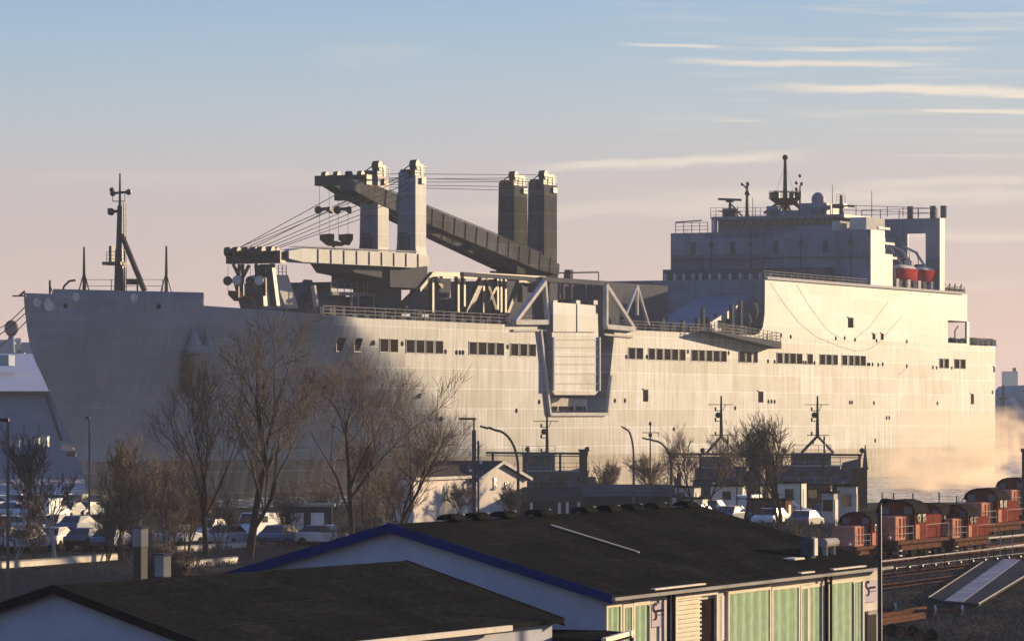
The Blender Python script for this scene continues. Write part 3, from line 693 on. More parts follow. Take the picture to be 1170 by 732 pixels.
# ---- triangular lit ramp housing at the notch
m = MB(); yy = -HB+1.7
A1 = S(792, 381, yy); B1 = S(862, 336, yy); C1 = S(862, 381, yy)
m.prism([(A1.x, yy, 22), (C1.x+12, yy, 22), (C1.x+12, yy, B1.z+1.2), (B1.x, yy, B1.z)], (0, 8, 0)); m.build('inner_ramp_housing', supm, ship)
for p0, p1, q0, q1 in [(799, 801, 366, 380), (807, 810, 362, 378), (821, 825, 366, 374), (829, 833, 364, 378), (816, 818, 358, 362)]:
    a = S(p0, q1, yy); b = S(p1, q0, yy); MB().box((a.x, yy-.12, max(22, a.z)), (b.x, yy+.1, b.z)).build('ramp_housing_door', shutter, ship)
m = MB()
for px, h_ in [(797, 3), (803, 5), (811, 2), (836, 6), (846, 7), (852, 4), (861, 5), (868, 3), (790, 1.5), (780, 2.4), (757, 2.6), (768, 1.7)]:
    a = S(px, 378, -HB+1.2); m.box((a.x-.25, -HB+1, 22), (a.x+.25, -HB+1.5, 22+h_*.7)); m.box((a.x-.8, -HB+1, 22), (a.x+.9, -HB+2, 22+.8))
m.build('deck_fitting', darkm, ship)
m = MB(); 
for px, py, s in [(853, 355, 2.4), (847, 366, 2.0), (858, 350, 1.6)]:
    a = S(px, py, -HB+2); m.ball((a.x, -HB+1.9, a.z), s*.75, 8, 6)
m.build('covered_winch', darkm, ship, smooth=True)
# ---- forward deckhouse mass with gear (dark block behind the ramp trusses)
XM = sx_(760)-2
m = MB(); zt = S(700, 321, 5).z-1.1; yL = yl_at(575, XM); yL = min(yL, HB-.5)
m.box((XM, -HB+9, 22), (XM+24, HB-.5, zt)); m.box((XM-5, 3, 22), (XM, HB-1, zt-1.5)); m.build('midship_deckhouse', darkm, ship)  # dark grey paints in the shade that falls on this house
m = MB(); m.beam((XM+1, HB-2, zt+1.2), (XM+1, -HB+9.2, zt+1.2), .18)
for y in range(-7, 15, 5): m.tube((XM+1, y, zt), (XM+1, y, zt+1.2), .08, n=4)
for y in (-3, 8): m.box((XM+.6, y, zt), (XM+1.6, y+.8, zt+1.6))
m.tube((XM+1, 3, zt), (XM+1, 3, zt+2.6), .12); m.build('deckhouse_railing', darkm, ship)
m = MB()
random.seed(8)
for k in range(26):
    y = random.uniform(-10, 12); x_ = XM+random.uniform(22, 60); h_ = random.uniform(1, 5.5); m.box((x_, y, 22), (x_+random.uniform(1, 4), y+random.uniform(.8, 2.4), 22+h_))
m.build('vehicle_deck_gear', darkm, ship)

# ---- side ramp, stowed upright
yr = -HB-.6
def R3(px, py, y): p = S(px, py, y); return (p.x, y, p.z)
m = MB()
m.prism([R3(631, 356, yr), R3(683, 358, yr), R3(685, 445, yr), R3(680, 451, yr), R3(634, 451, yr), R3(630, 445, yr)], (0, .9, 0)); 
lower = m.build('ramp_lower_section', hullm, ship)
m = MB(); m.prism([R3(632, 345, yr-.25), R3(658, 347, yr-.25), R3(658, 379, yr-.25), R3(632, 379, yr-.25)], (0, .8, 0)); m.prism([R3(659.6, 347, yr-.25), R3(680.5, 349, yr-.25), R3(682, 379, yr-.25), R3(659.6, 379, yr-.25)], (0, .8, 0))
for px in (633, 659, 679): a = S(px, 343, yr); m.box((a.x-.6, yr-.2, S(px, 348, yr).z), (a.x+.6, yr+.6, a.z))
m.build('ramp_upper_section', supm, ship)
m = MB()
for py in (388, 397, 407, 416, 427, 438): a = S(632, py, yr); b = S(684, py, yr); m.beam((a.x, yr+.02, a.z), (b.x, yr+.02, b.z), .12)
for px in (631.5, 684): a = S(px, 385, yr); b = S(px, 446, yr); m.beam((a.x, yr-.05, a.z), (a.x, yr-.05, b.z), .35)
m.build('ramp_rib', white, ship)
m = MB(); 
m.prism([R3(630, 454, -HB+2), R3(671, 456, -HB+2), R3(671, 469.5, -HB+2), R3(630, 469.5, -HB+2)], (0, .5, 0)); m.build('recess_machinery', white, ship)
for p0, p1 in ((631, 637), (640, 655), (659, 665), (667, 669)):
    a = S(p0, 469, -HB+1.9); b = S(p1, 464, -HB+1.9); MB().box((a.x, -HB+1.9, a.z), (b.x, -HB+2.05, b.z)).build('recess_opening', shutter, ship)
# lit triangular A-frames either side
for tri in ([(587.5, 368), (622, 322), (625.5, 368)], [(692, 373), (692, 325), (724.5, 376)]):
    m = MB(); P3 = [Vector(R3(a, b, -HB-.3)) for a, b in tri]
    m.beam(P3[0], P3[1], .55); m.beam(P3[1], P3[2], .5); m.beam(P3[0], P3[2], .6)
    m.beam(P3[0]+Vector((0, .2, -1.0)), P3[2]+Vector((0, .2, -1.0)), .25)
    m.build('ramp_frame', white, ship)
m = MB(); zb3 = S(650, 321, -HB+1).z
m.beam((sx_(538), -HB+1.2, S(538, 313).z), (sx_(625), -HB+1.2, S(625, 319).z), .5); m.beam((sx_(625), -HB+.9, zb3), (sx_(700), -HB+.9, zb3), .6)
for px in (643, 652, 668, 676): a = S(px, 324, -HB+.8); b = S(px, 341, -HB+.8); m.beam((a.x, -HB+.8, a.z), (a.x, -HB+.8, b.z), .35)
for px in (627, 689): a = S(px, 322, -HB+1.5); m.box((a.x-1.3, -HB+.8, 20), (a.x+1.1, -HB+3.2, a.z))
m.box((sx_(640), -HB+3, S(650, 336, -HB+3).z), (sx_(648), -HB+4.5, S(650, 326, -HB+3).z)); m.box((sx_(664), -HB+3, S(650, 342, -HB+3).z), (sx_(684), -HB+6, S(650, 325, -HB+3).z))
m.build('ramp_hoist_gantry', darkm, ship)
m = MB()
for q3 in ([(728, 326), (741, 371)], [(728, 326), (715, 360)], [(728, 326), (728, 360)]):
    m.beam(Vector(R3(*q3[0], -HB+2.5)), Vector(R3(*q3[1], -HB+2.5)), .3)
m.build('ramp_prop', white, ship)
# dark truss gantry forward of the side ramp
yt = -HB+3
def T3(px, py, y=None): return Vector(R3(px, py, yt if y is None else y))
m = MB()
for a_, b_ in [((493, 313), (553, 314)), ((553, 314), (622, 318)), ((493, 313), (493, 357)), ((493, 313), (478, 331)), ((522, 314), (522, 357)), ((529, 316), (529, 350)), ((553, 314), (535, 357)), ((549, 318), (531, 357)),
               ((551, 322), (551, 357)), ((554, 318), (567, 358)), ((567, 316), (567, 362)), ((567, 325), (553, 350)), ((571, 316), (571, 364)), ((576, 316), (576, 362)), ((594, 318), (578, 360)), ((594, 318), (594, 345)), ((497, 318), (504, 328)), ((602, 325), (594, 318))]:
    m.beam(T3(*a_), T3(*b_), .5)
for a_, b_ in [((504, 316), (568, 317)), ((512, 330), (512, 350)), ((545, 330), (541, 355))]: m.beam(T3(*a_, -HB+9), T3(*b_, -HB+9), .45)
m.build('deck_truss', brown if False else steel, ship)
m = MB(); p = [T3(501, 318, -8), T3(515, 318, -8), T3(515, 325, -8), T3(514, 345, -8), T3(522, 358, -8), T3(490, 358, -8), T3(499, 350, -8), T3(502, 330, -8)]
m.prism(p, (0, 4, 0)); m.build('hatch_winch_house', darkm, ship)
m = MB(); a = T3(578, 318, -4); b = T3(624, 360, -4); m.box((a.x, -4, 22), (b.x, 6, S(600, 322, -4).z)); m.box((sx_(582), -HB+6, 22), (sx_(612), -HB+9, S(600, 346, -HB+6).z)); m.build('deck_locker_house', darkm, ship)
m = MB(); random.seed(5)
x_ = sx_(375)
while x_ < xa-3:
    h_ = random.choice([.5, .8, 1.1]); m.box((x_, -HB+1, 22), (x_+random.uniform(.6, 1.6), -HB+2, 22+h_)); x_ += random.uniform(1.5, 3.6)
m.build('deck_clutter', darkm, ship)
# forward deck: derrick foundation, sloped lit stack, A-frame
m = MB(); y_ = -4.0
m.prism([S(313, 314, y_), S(329, 314, y_), S(341, 352, y_), S(327, 352, y_)], (0, 3, 0)); 
m.build('sloped_trunk', white, ship)
m = MB(); rail(m, [S(318, 314, y_), S(327, 314, y_)], 1.1, .8, .05); m.build('trunk_railing', steel, ship)
m = MB(); y2 = -2
m.prism([S(352, 323, y2), S(378, 322, y2), S(378, 360, y2), S(362, 360, y2)], (0, 10, 0)); m.beam(S(353, 324, y2), S(333, 350, y2), 1.1); m.beam(S(353, 324, y2), S(349, 358, y2), .6)
m.prism([S(374, 333, -5), S(395, 334, -5), S(395, 362, -5), S(366, 362, -5)], (0, 8, 0)); m.build('crane_control_house', darkm, ship)
m = MB(); m.beam(S(358, 326, -6.5), S(362, 354, -6.5), .45); m.build('control_house_post', white, ship)
for px, py0, py1 in [(404, 339, 355), (411, 341, 355), (419, 340, 356), (433, 342, 356)]:
    a = S(px, py1, -6); b = S(px+6, py0, -6); MB().box((a.x, -6, 22), (b.x, -4.5, b.z)).build('deck_machine', darkm, ship)
m = MB(); rail(m, [S(378, 334, -6), S(416, 335, -6)], 1.2, 1.5, .05, 2); rail(m, [S(420, 336, -6), S(446, 337, -6)], 1.4, 1.5, .05, 2); 
for px in (401, 409, 427, 441): m.beam(S(px, 335, -6), S(px, 358, -6), .25)
m.beam(S(378, 335, -6), S(446, 337, -6), .4); m.build('machine_platform', railm, ship)

# ---- twin cranes
def crane_tower(par, x0, x1, yc, hw, z0, z1, lit, side_mat):
    m = MB()
    dx = x1-x0
    sec = [(z0, 0, 0), (z0+(z1-z0)*.12, 0, .0), (z1-(z1-z0)*.1, .10, .12), (z1, .12, .12)]
    lv = []
    m.prism([(x0, yc-hw-.1, z0), (x0, yc+hw+.35, z0), (x0, yc+hw+.05, z0+2.4), (x0, yc+hw-.15, z1), (x0, yc+hw-1.35, z1), (x0, yc+hw-1.4, z1-1.0), (x0, yc-hw+.7, z1-1.0), (x0, yc-hw+.35, z1-.4), (x0, yc-hw+.05, z1-.4), (x0, yc-hw+.05, z0+2.0)], (dx, 0, 0))
    t_ = m.build('tower', side_mat, par, bevel=.05)
    m = MB(); m.box((x0-.05, yc-.2, z0+3.4), (x0+.05, yc+1.1, z0+3.7)); m.box((x0-.25, yc-.4, z0+1.4), (x0+.02, yc+.9, z0+3.3)); m.build('access_door', darkm, t_)
    m = MB(); m.box((x0+.4, yc-hw+.3, z1-.6), (x1-.3, yc-hw+1.0, z1+1.0)); m.tube((x0+1, yc-hw+.2, z1+.9), (x0+1, yc-hw+1.1, z1+.9), .6, n=10); m.box((x0+.2, yc+hw-1.3, z1), (x0+1.2, yc+hw-.3, z1+.3)); m.build('sheave_head', steel, t_)
    m = MB(); m.beam((x0+.2, yc+hw-.8, z1+.3), (x0+1, yc-hw+.6, z1+1.3), .12); rail(m, [(x0+1.2, yc-hw, z1-.3), (x1, yc-hw, z1-.3)], 1.0, 1, .05); m.box((x1-1.6, yc-hw-.15, z1-1.4), (x1-.4, yc-hw+.2, z1-.7)); m.build('head_platform', steel, t_)
def crane(xc_px, ytowers, x0px, x1px, z0py, z1py, jib_to, label, pedpx, lit):
    c = empty('deck_crane', (0, 0, 0)); c.parent = ship
    c['label'] = label
    return c
def hook_gear(par, px, y, pytop, sc, split=3.2):
    # two sheave blocks on wires, spreader bucket below
    pass
# forward pair : towers at photo columns 412-445 and 455-487
fc = empty('crane_pair', (0, 0, 0)); fc.parent = ship
lev = -2.3, 3.0
yn = -8.6; xn0 = S(475, 300, yn).x; xn1 = S(487.5, 300, yn).x
hw = 1.25
yF = yl_at(432, xn0)+hw; 
zt1 = LZ(196, yn, xn0); z01 = LZ(300, yn, xn0)
crane_tower(fc, xn0, xn1, yn+hw, hw, z01, zt1, 1, supm)
crane_tower(fc, xn0, xn1, yF, hw, z01, zt1, 1, supm)
m = MB(); zpt = LZ(303, yn, xn0); zpb = LZ(330, yn, xn0)
m.box((xn0-7, yn-.1, zpb), (xn1, yF+hw+.2, zpt)); m.prism([(xn0-17, yn+.3, zpt-.3), (xn0-7, yn+.3, zpt-.3), (xn0-7, yn+.3, zpb+1), (xn0-15.5, yn+.3, zpt-1.3)], (0, 5, 0)); m.tube((xn0-3, (yn+yF)/2+.5, 21), (xn0-3, (yn+yF)/2+.5, zpb), 2.9, n=20); m.build('slewing_platform', darkm, fc)
m = MB(); m.prism([(xn0+1, yn+.2, zpb+.2), (xn1-.2, yn+.2, zpb+1.2), (xn0-4, yn+.2, 22.5), (xn0-5, yn+.2, 23.6)], (0, .4, 0)); m.build('platform_brace', steel, fc)
def jib(par, base, tip, wd, dp, jib_mat, split=None, taper=.45, name='jib'):
    """box-girder boom from base to tip (ship-local)"""
    b = Vector(base); t = Vector(tip); d = (t-b).normalized(); s = Vector((0, 1, 0)); u = d.cross(s).normalized()
    if u.z < 0: u = -u
    secs = [(0, .62), (.12, 1.0), (.9, 1.0 if taper > 1 else .9), (1.0, taper)]
    m = MB(); vs = []
    for f, k in secs:
        c = b.lerp(t, f)
        for sy, su in ((-1, -1), (1, -1), (1, 1), (-1, 1)): vs.append(c+s*sy*wd/2+u*su*dp/2*k)
    fc_ = [(0, 1, 2, 3), (15, 14, 13, 12)]
    for i in range(3):
        for k in range(4): fc_.append((i*4+k, (i+1)*4+k, (i+1)*4+(k+1) % 4, i*4+(k+1) % 4))
    m.add(vs, fc_)
    ln_ = (t-b).length; k = 3.0
    while k < ln_*.88:
        c = b.lerp(t, k/ln_); m.beam(c-s*(wd/2+.03)-u*dp*.44, c-s*(wd/2+.03)+u*dp*.44, .12); k += 3.2
    for yy in (-.35, .35): m.tube(b.lerp(t, .08)+s*wd*yy+u*(dp/2+.22), b.lerp(t, .9)+s*wd*yy+u*(dp*.45+.22), .06, n=5)
    k = 2.5
    while k < ln_*.88:
        c = b.lerp(t, k/ln_); m.beam(c-s*wd*.35+u*dp*.44, c-s*wd*.35+u*(dp*.5+.22), .06); m.beam(c+s*wd*.35+u*dp*.44, c+s*wd*.35+u*(dp*.5+.22), .06); k += 2.6
    return m.build(name, jib_mat, par)
# forward jibs, lowered, pointing to the bow
for i, yc in enumerate((yn+.5, yF-.2)):
    xt = yl = None
    base = Vector((xn1-1, yc-.6, LZ(298.5, yc, xn1-1))); tipx = S(318, 292, yc).x
    tip = Vector((tipx, yc-.6, LZ(291, yc, tipx)))
    jib(fc, base, tip, 1.5, 1.75, supm, taper=.5)
# head beam across both jibs
hx = S(322, 292, yn).x; yh0 = yn-.5; yh1 = yl_at(264.5, hx); zc_ = LZ(293.5, 0, hx)
m = MB(); m.box((hx-1.3, yh0, zc_-.85), (hx, yh1, zc_+.55))
for px in (268, 277, 288, 297, 305, 316): y_ = yl_at(px, hx); m.tube((hx-1.4, y_-.35, zc_+.5), (hx-1.4, y_+.35, zc_+.5), .55, n=10); m.tube((hx-.2, y_-.3, zc_+.6), (hx-.2, y_+.3, zc_+.6), .4, n=8)
m.build('jib_head_beam', steel, fc)
def hp(px, py): y_ = yl_at(px, hx); return Vector((hx-.7, y_, LZ(py, y_, hx)))
for off in (0, 25.5):
    m = MB()
    for a_, b_ in [((270, 302), (277, 317)), ((277, 302), (276, 317)), ((280.5, 302), (281, 317)), ((288, 303), (281, 317))]: m.beam(hp(a_[0]+off, a_[1]), hp(b_[0]+off, b_[1]), .3)
    m.tube(hp(264+off, 321), hp(277+off, 321), .22); m.ball(hp(263.5+off, 321), .55, 8, 6)
    m.beam(hp(275.5+off, 318), hp(275.5+off, 340), .22); m.beam(hp(281+off, 318), hp(281+off, 338), .22)
    m.build('hook_frame', steel, fc)
    m = MB(); c = hp(276.5+off, 320.5); m.tube(c-Vector((.6, 0, 0)), c+Vector((.3, 0, 0)), .55, n=12); m.build('hook_sheave', white, fc)
    m = MB(); m.prism([hp(264+off, 332), hp(276+off, 333), hp(276+off, 342), hp(271+off, 344), hp(264+off, 337)], (1.2, 0, 0)); m.build('hook_block', brown, fc)
    m = MB()
    for a_ in (264, 275.5): m.tube(hp(a_+off, 303), hp(a_+off, 333), .03, n=3)
    m.build('hook_wire', wirem, fc)
m = MB(); m.prism([hp(271, 342), hp(281, 339), hp(297, 341), hp(303, 343), hp(283, 345)], (1.0, 0, 0)); m.build('hook_spreader', brown, fc)
m = MB(); m.beam(hp(300, 303), hp(303, 350), .9); m.beam(hp(312, 302), hp(318, 350), .8); m.beam(hp(296, 318), hp(300, 350), .4); m.build('jib_rest', steel, ship)

# aft pair
ac = empty('crane_pair', (0, 0, 0)); ac.parent = ship
yn2 = -2.6; xm0 = S(622, 300, yn2).x; xm1 = S(637, 300, yn2).x
yF2 = yl_at(588, xm0)+hw
zt2 = LZ(207, yn2, xm0); z02 = LZ(316, yn2, xm0)
crane_tower(ac, xm0, xm1, yn2+hw, hw, z02, zt2, 0, shadem); crane_tower(ac, xm0, xm1, yF2, hw, z02, zt2, 0, shadem)
m = MB(); m.box((xm0-6, yn2, z02-2.4), (xm1, yF2+hw, z02)); m.tube((xm0-2, (yn2+yF2)/2+1, 21), (xm0-2, (yn2+yF2)/2+1, z02-2.2), 2.8, n=18); m.build('slewing_platform', darkm, ac)
tips = []
for i, yc in enumerate((yn2+.6, yF2-.1)):
    base = Vector((xm1-1.5, yc-.7, z02+1.0)); tipx = sx_(390 if i == 0 else 368, yc)
    tip = Vector((tipx, yc-.7, LZ(211 if i == 0 else 206, yc, tipx)))
    tips.append(tip); jib(ac, base, tip, 1.7, 2.3, shadem, taper=.55)
    d = (tip-base)
    for k in range(1, 12):
        pass
m = MB()
b0 = Vector((xm1-1.5, yn2, z02+1)); 
for f in (.12, .3, .5, .7, .88): 
    a = b0.lerp(Vector((tips[0].x, yn2, tips[0].z)), f); m.box((a.x-.6, yn2+.4, a.z-.5), (a.x+.6, yF2-.6, a.z+.3))
m.build('jib_cross_beam', darkm, ac)
m = MB(); m.box((tips[1].x-1, tips[0].y-1, tips[1].z-.7), (tips[1].x+.4, tips[1].y+1.2, tips[1].z+.5)); 
for k in range(4): y_ = tips[0].y+k*(tips[1].y-tips[0].y)/3; m.tube((tips[1].x-.6, y_-.3, tips[1].z+.5), (tips[1].x-.6, y_+.3, tips[1].z+.5), .5, n=10)
m.build('jib_head_beam', steel, ac)
hx2 = tips[1].x
def hq(px, py): y_ = yl_at(px, hx2); return Vector((hx2-.3, y_, LZ(py, y_, hx2)))
for off in (0, 21.5):
    m = MB(); m.tube(hq(364+off, 239.5), hq(376+off, 238.5), .2); m.ball(hq(365+off, 240), .5, 8, 6); m.prism([hq(373+off, 237), hq(378+off, 236), hq(378+off, 244), hq(373+off, 240)], (.8, 0, 0)); m.build('hook_frame', steel, ac)
    m = MB(); m.prism([hq(366.5+off, 268), hq(378+off, 267), hq(378+off, 273), hq(374+off, 280), hq(366.5+off, 274)], (1.2, 0, 0)); m.build('hook_block', brown, ac)
    m = MB()
    for a_ in (366.5, 377.5): m.tube(hq(a_+off, 213), hq(a_+off, 268), .03, n=3)
    m.build('hook_wire', wirem, ac)
m = MB(); m.prism([hq(372, 279), hq(382, 275), hq(393, 278), hq(388, 281), hq(376, 281)], (1.0, 0, 0)); m.beam(hq(382.5, 278), hq(382.5, 288), .25); m.build('hook_spreader', brown, ac)
# luffing wires
m = MB()
for px1, px2, py2 in [(268, 450, 196), (276, 452, 200), (285, 420, 215), (292, 450, 207), (300, 452, 214), (308, 455, 222), (312, 420, 245), (270, 418, 199)]:
    a = hp(px1, 287); yq = yF if px2 < 440 else yn+1; z_ = LZ(py2, yq, xn0)
    m.tube(a, (xn0+1, yq, z_), .045, n=4)
m.build('luffing_wires', wirem, fc)
m = MB()
for k, (py1, py2) in enumerate([(199, 199.5), (203, 206), (209, 207), (211, 213), (214, 218), (206, 203)]):
    yq = yn2+.6+(k % 2)*4; m.tube((xn1-1, yq, LZ(py1, yq, xn1)), (xm0+1, yq, LZ(py2, yq, xm0)), .05, n=4)
for k in range(3): m.tube((xn1-1, yn+1, zt1-.5-k*.3), (tips[0].x+2, tips[0].y, tips[0].z+.6), .04, n=4)
m.build('luffing_wires', wirem, ac)

# ---- forecastle
def fp(px, py): return S(px, py, 0)
m = MB(); p0 = fp(135, 334); xm = p0.x
def fm(px, py): y_ = yl_at(px, xm); return Vector((xm, y_, LZ(py, y_, xm)))
m.tube(fm(136, 334), fm(136, 285), .55, .42, n=10); m.tube(fm(136, 285), fm(137, 235), .35, .28, n=8); m.tube(fm(137, 235), fm(137, 198), .16, .08, n=6)
m.box(fm(122, 303)-Vector((1, 0, 0)), fm(143, 299)+Vector((1, 0, 0))); rail(m, [fm(122, 300), fm(143, 300)], 1.2, .9, .05)
m.box(fm(126, 299)-Vector((.3, 0, 0)), fm(129, 281)+Vector((.3, 0, 0))); m.ball(fm(127, 242), .42, 8, 6); m.beam(fm(127, 242), fm(137, 241), .3); m.box(fm(124.5, 245)-Vector((.3, 0, 0)), fm(127, 238)+Vector((.3, 0, 0)))
m.beam(fm(127, 221), fm(150, 219), .25); m.ball(fm(128, 217), .3, 6, 4); m.ball(fm(129, 221), .35, 6, 4); m.ball(fm(147, 219.5), .35, 6, 4); m.beam(fm(129, 230), fm(129, 221), .1); m.beam(fm(143, 230), fm(143, 219), .1); m.beam(fm(129, 230), fm(143, 230), .1)
m.tube(fm(141.5, 232), fm(142.5, 332), .08, n=4); m.tube(fm(144, 232), fm(144.5, 332), .04, n=4); m.tube(fm(139, 268), fm(165, 332), .3, n=6)
for py in range(240, 330, 6): m.beam(fm(141.5, py), fm(144.3, py), .04)
m.build('foremast', steel, ship)
for px, py in ((96, 282), (190, 281)):
    m = MB(); m.tube(fm(px, 333), fm(px, py), .2, .1, n=6); m.tube(fm(px-6, 333), fm(px, 311), .08, n=4); m.tube(fm(px+6, 333), fm(px, 311), .08, n=4); m.build('fore_aerial', steel, ship)
m = MB(); m.tube(fm(57, 340), fm(57, 320), .12, n=5); m.tube(fm(62, 340), fm(57, 326), .07, n=4); m.path([fm(72, 335), fm(73, 327), fm(79, 321), fm(87, 320)], .12, 5); m.build('bow_davit', steel, ship)
m = MB(); p = fm(152, 323); m.box(fm(147, 325)-Vector((.5, 0, 0)), fm(154, 318.5)+Vector((.5, 0, 0))); m.box(fm(156, 325)-Vector((.5, 0, 0)), fm(161, 318.5)+Vector((.5, 0, 0))); m.tube(fm(157, 333), fm(157, 322), .1); m.build('floodlight_box', steel, ship)
m = MB(); rail(m, [fm(98, 334), fm(186, 334)], 1.4, 3, .05, 2); m.build('forecastle_railing', railm, ship)
# raised bulwark screen on the forecastle
m = MB()
cols = [k*1.5 for k in range(16, 22)]
pts = []
zz = 24.6
xs_b = [XSTEP-k*.9 for k in range(0, 60)]
for x_ in xs_b:
    y_ = -(half_b(x_, 23.5)-.15); 
    if y_ > -1.2: break
    pts.append((x_, y_))
for (a, b) in zip(pts, pts[1:]): m.prism([(a[0], a[1], 23.6), (b[0], b[1], 23.6), (b[0], b[1], ZSTEP), (a[0], a[1], ZSTEP)], (0, .15, 0))
m.build('bulwark_screen', hullm, ship)
m = MB(); a = Vector((XSTEP, -half_b(XSTEP, 23)-.02, 0)); m.box((a.x, a.y, ZLOW-.2), (a.x+.2, a.y+1.0, ZSTEP)); m.build('screen_end_plate', white, ship)
# find hull surface point for a pixel on the bow
def bow(px, py):
    best = None
    x_ = 18.0
    while x_ < 120:
        # at this x, z solved with y=-half_b
        z_ = 15.0
        for _ in range(6):
            y_ = -half_b(x_, z_); z_ = LZ(py, y_, x_)
        X = OX+x_*UX.x+y_*VX.x; Y = OY+x_*UX.y+y_*VX.y; e = abs(CX+F*X/Y-px)
        if best is None or e < best[0]: best = (e, Vector((x_, y_, z_)))
        x_ += .1
    return best[1]
out_n = Vector((-.35, -.94, 0))
for px, py, s in [(42, 345.5, .55), (56, 347.5, .75), (87, 339, .5), (153, 340, .5), (181, 350, .3), (75, 349, .25)]:
    p = bow(px, py)+out_n*.05; m = MB(); m.tube(p, p-out_n*.4, s, n=12); m.build('fairlead', white if s > .4 else shutter, ship)
# anchor pocket and anchor
pa = bow(219, 399)
m = MB(); m.tube(bow(219, 376)+out_n*.3, bow(219, 399)+out_n*.6, .25, .9, n=8); m.tube(bow(233, 376)+out_n*.3, bow(234, 399)+out_n*.9, .12, .55, n=8)
m.beam(bow(211, 399)+out_n*.6, bow(242, 399)+out_n*.9, .9); m.build('anchor_bolster', hullm, ship)
m = MB(); m.tube(bow(213, 402)+out_n*.4, bow(211, 446)+out_n*.2, .8, .5, n=8); m.beam(bow(204, 444)+out_n*.3, bow(221, 446)+out_n*.3, .7); m.build('anchor', darkm, ship)
p = fp(22, 338); m = MB(); m.tube((fp(28, 342).x, 0, 24), p, .12); m.beam(p+Vector((0, -.8, 0)), p+Vector((0, .8, 0)), .15); m.build('bow_fitting', steel, ship)

# mooring lines running to the left quay
for i, (pa_, pb_) in enumerate([((30, 357), (-60, 402)), ((31, 366), (-60, 424)), ((29, 350), (-30, 376))]):
    a = Vector((OX+S(pa_[0], pa_[1], 0).x*UX.x, OY+S(pa_[0], pa_[1], 0).x*UX.y, S(pa_[0], pa_[1], 0).z)); b = W(pb_[0], pb_[1], 520)
    m = MB(); pp = []
    for k in range(13): t = k/12; q_ = a.lerp(b, t); q_.z -= 2.0*math.sin(math.pi*t)*.6; pp.append(q_)
    m.path(pp, .055, 5)
    tag(m.build('mooring_line', wirem), ['upper slack mooring line from the ship bow to the shed', 'lower mooring line from the bow towards the pale shed roof', 'topmost mooring line leaving the bow tip at upper left'][i], 'mooring line', 'mooring lines at the bow')

# ------------------------------------------------------------------ dock shed and far things left
shedm = mat('pale_corrugated_sheet', (.50, .50, .52), .6, var=.08, scale=1.0, stretch=(6, 6, .2))
shedd = mat('hazed_cladding', (.21, .245, .30), .8, var=.1, scale=.5)  # colour paled to paint distance haze onto the far things
sh = empty('dock_shed', (0, 0, 0), 0, 'long pale dock shed with sloping white roof behind the ship bow', 'shed')
Ys = 620
m = MB(); A = [W(-260, 404, Ys+60), W(150, 404, Ys+60), W(150, 448, Ys), W(-260, 448, Ys)]
m.prism(A, (0, 6, -.3)); m.build('roof', shedm, sh)
m = MB(); a = W(-260, 448.2, Ys+.5); b = W(90, 448.2, Ys+.5); m.prism([(a.x, a.y, a.z), (W(150, 448, Ys).x, a.y, a.z), (W(150, 520, Ys).x, a.y, 0), (a.x, a.y, 0)], (0, 60, 0)); m.build('wall', shedd, sh)
m = MB(); m.tube(W(52, 449, Ys-1), W(70, 503, Ys-1), .25); m.build('drainpipe', steel, sh)
m = MB(); m.box(W(4, 418, Ys+30)-Vector((0, 8, 0)), W(17, 406, Ys+30)); m.build('roof_house', shedd, sh)
m = MB(); m.beam(W(-200, 449, Ys-.4), W(150, 449, Ys-.4), .6); m.build('gutter', steel, sh)
t_ = empty('radome_tower', W(13, 404, Ys+100), 0, 'small round dome on a slim tower behind the pale shed roof', 'tower')
c = Vector(t_.location)
m = MB(); m.tube((0, 0, 0), W(13, 383, Ys+100)-c, .7, .5, n=8); m.box((-2.3, -1, -6), (2.3, 1, .2)); m.build('mast', shedd, t_)
m = MB(); m.ball(W(13, 375, Ys+100)-c, 1.2*1.0, 12, 8, 1.2); m.build('dome', darkm, t_, smooth=True)
t_ = empty('moored_vessel', W(20, 404, 900), 0, 'distant grey vessel superstructure above the dock shed roof at left', 'ship')
c = Vector(t_.location); Yv = 900
def bx(mb, p0, p1, q0, q1, Y, dep, c=Vector((0, 0, 0))): mb.box(W(p0, q1, Y)-c, W(p1, q0, Y)-c+Vector((0, dep, 0)))
m = MB(); bx(m, -90, 20, 393, 412, Yv, 20, c); m.build('hull', shedd, t_)
m = MB(); bx(m, 24, 40, 391, 412, Yv, 15, c); bx(m, -40, 12, 388, 393, Yv, 12, c); m.build('superstructure', shedd, t_)
m = MB(); m.tube(W(21, 400, Yv)-c, W(21, 386, Yv)-c, .5); m.tube(W(19, 391, Yv)-c, W(19, 387, Yv)-c, 1); m.build('mast', white, t_)
# low quay clutter in front of the shed
for i, (p0, p1, q0, q1, mm_, lb) in enumerate([(8, 22, 503, 509, white, 'white flat container on the far quay at the left edge'), (26, 44, 500, 506, white, 'long white box on the quay below the shed wall'), (44, 54, 498, 509, cream, 'cream cabin on the quay below the shed wall'),
                                       (70, 84, 507, 512, white, 'small white hut on the quay beside the ship stem'), (76, 86, 514, 520, darkm, 'low grey box on the quay beside the ship stem')]):
    Yq = 560+i*3; e = empty('quay_cabin', W((p0+p1)/2, q1, Yq), 0, lb, 'cabin'); c = Vector(e.location)
    m = MB(); bx(m, p0, p1, q0+1, q1+1, Yq, 2.5, c); m.build('wall', mm_, e); m = MB(); m.box(W(p0-.6, q0+1, Yq)-c+Vector((0, -.15, 0)), W(p1+.6, q0, Yq)-c+Vector((0, 2.7, 0))); m.build('roof', concrete, e)

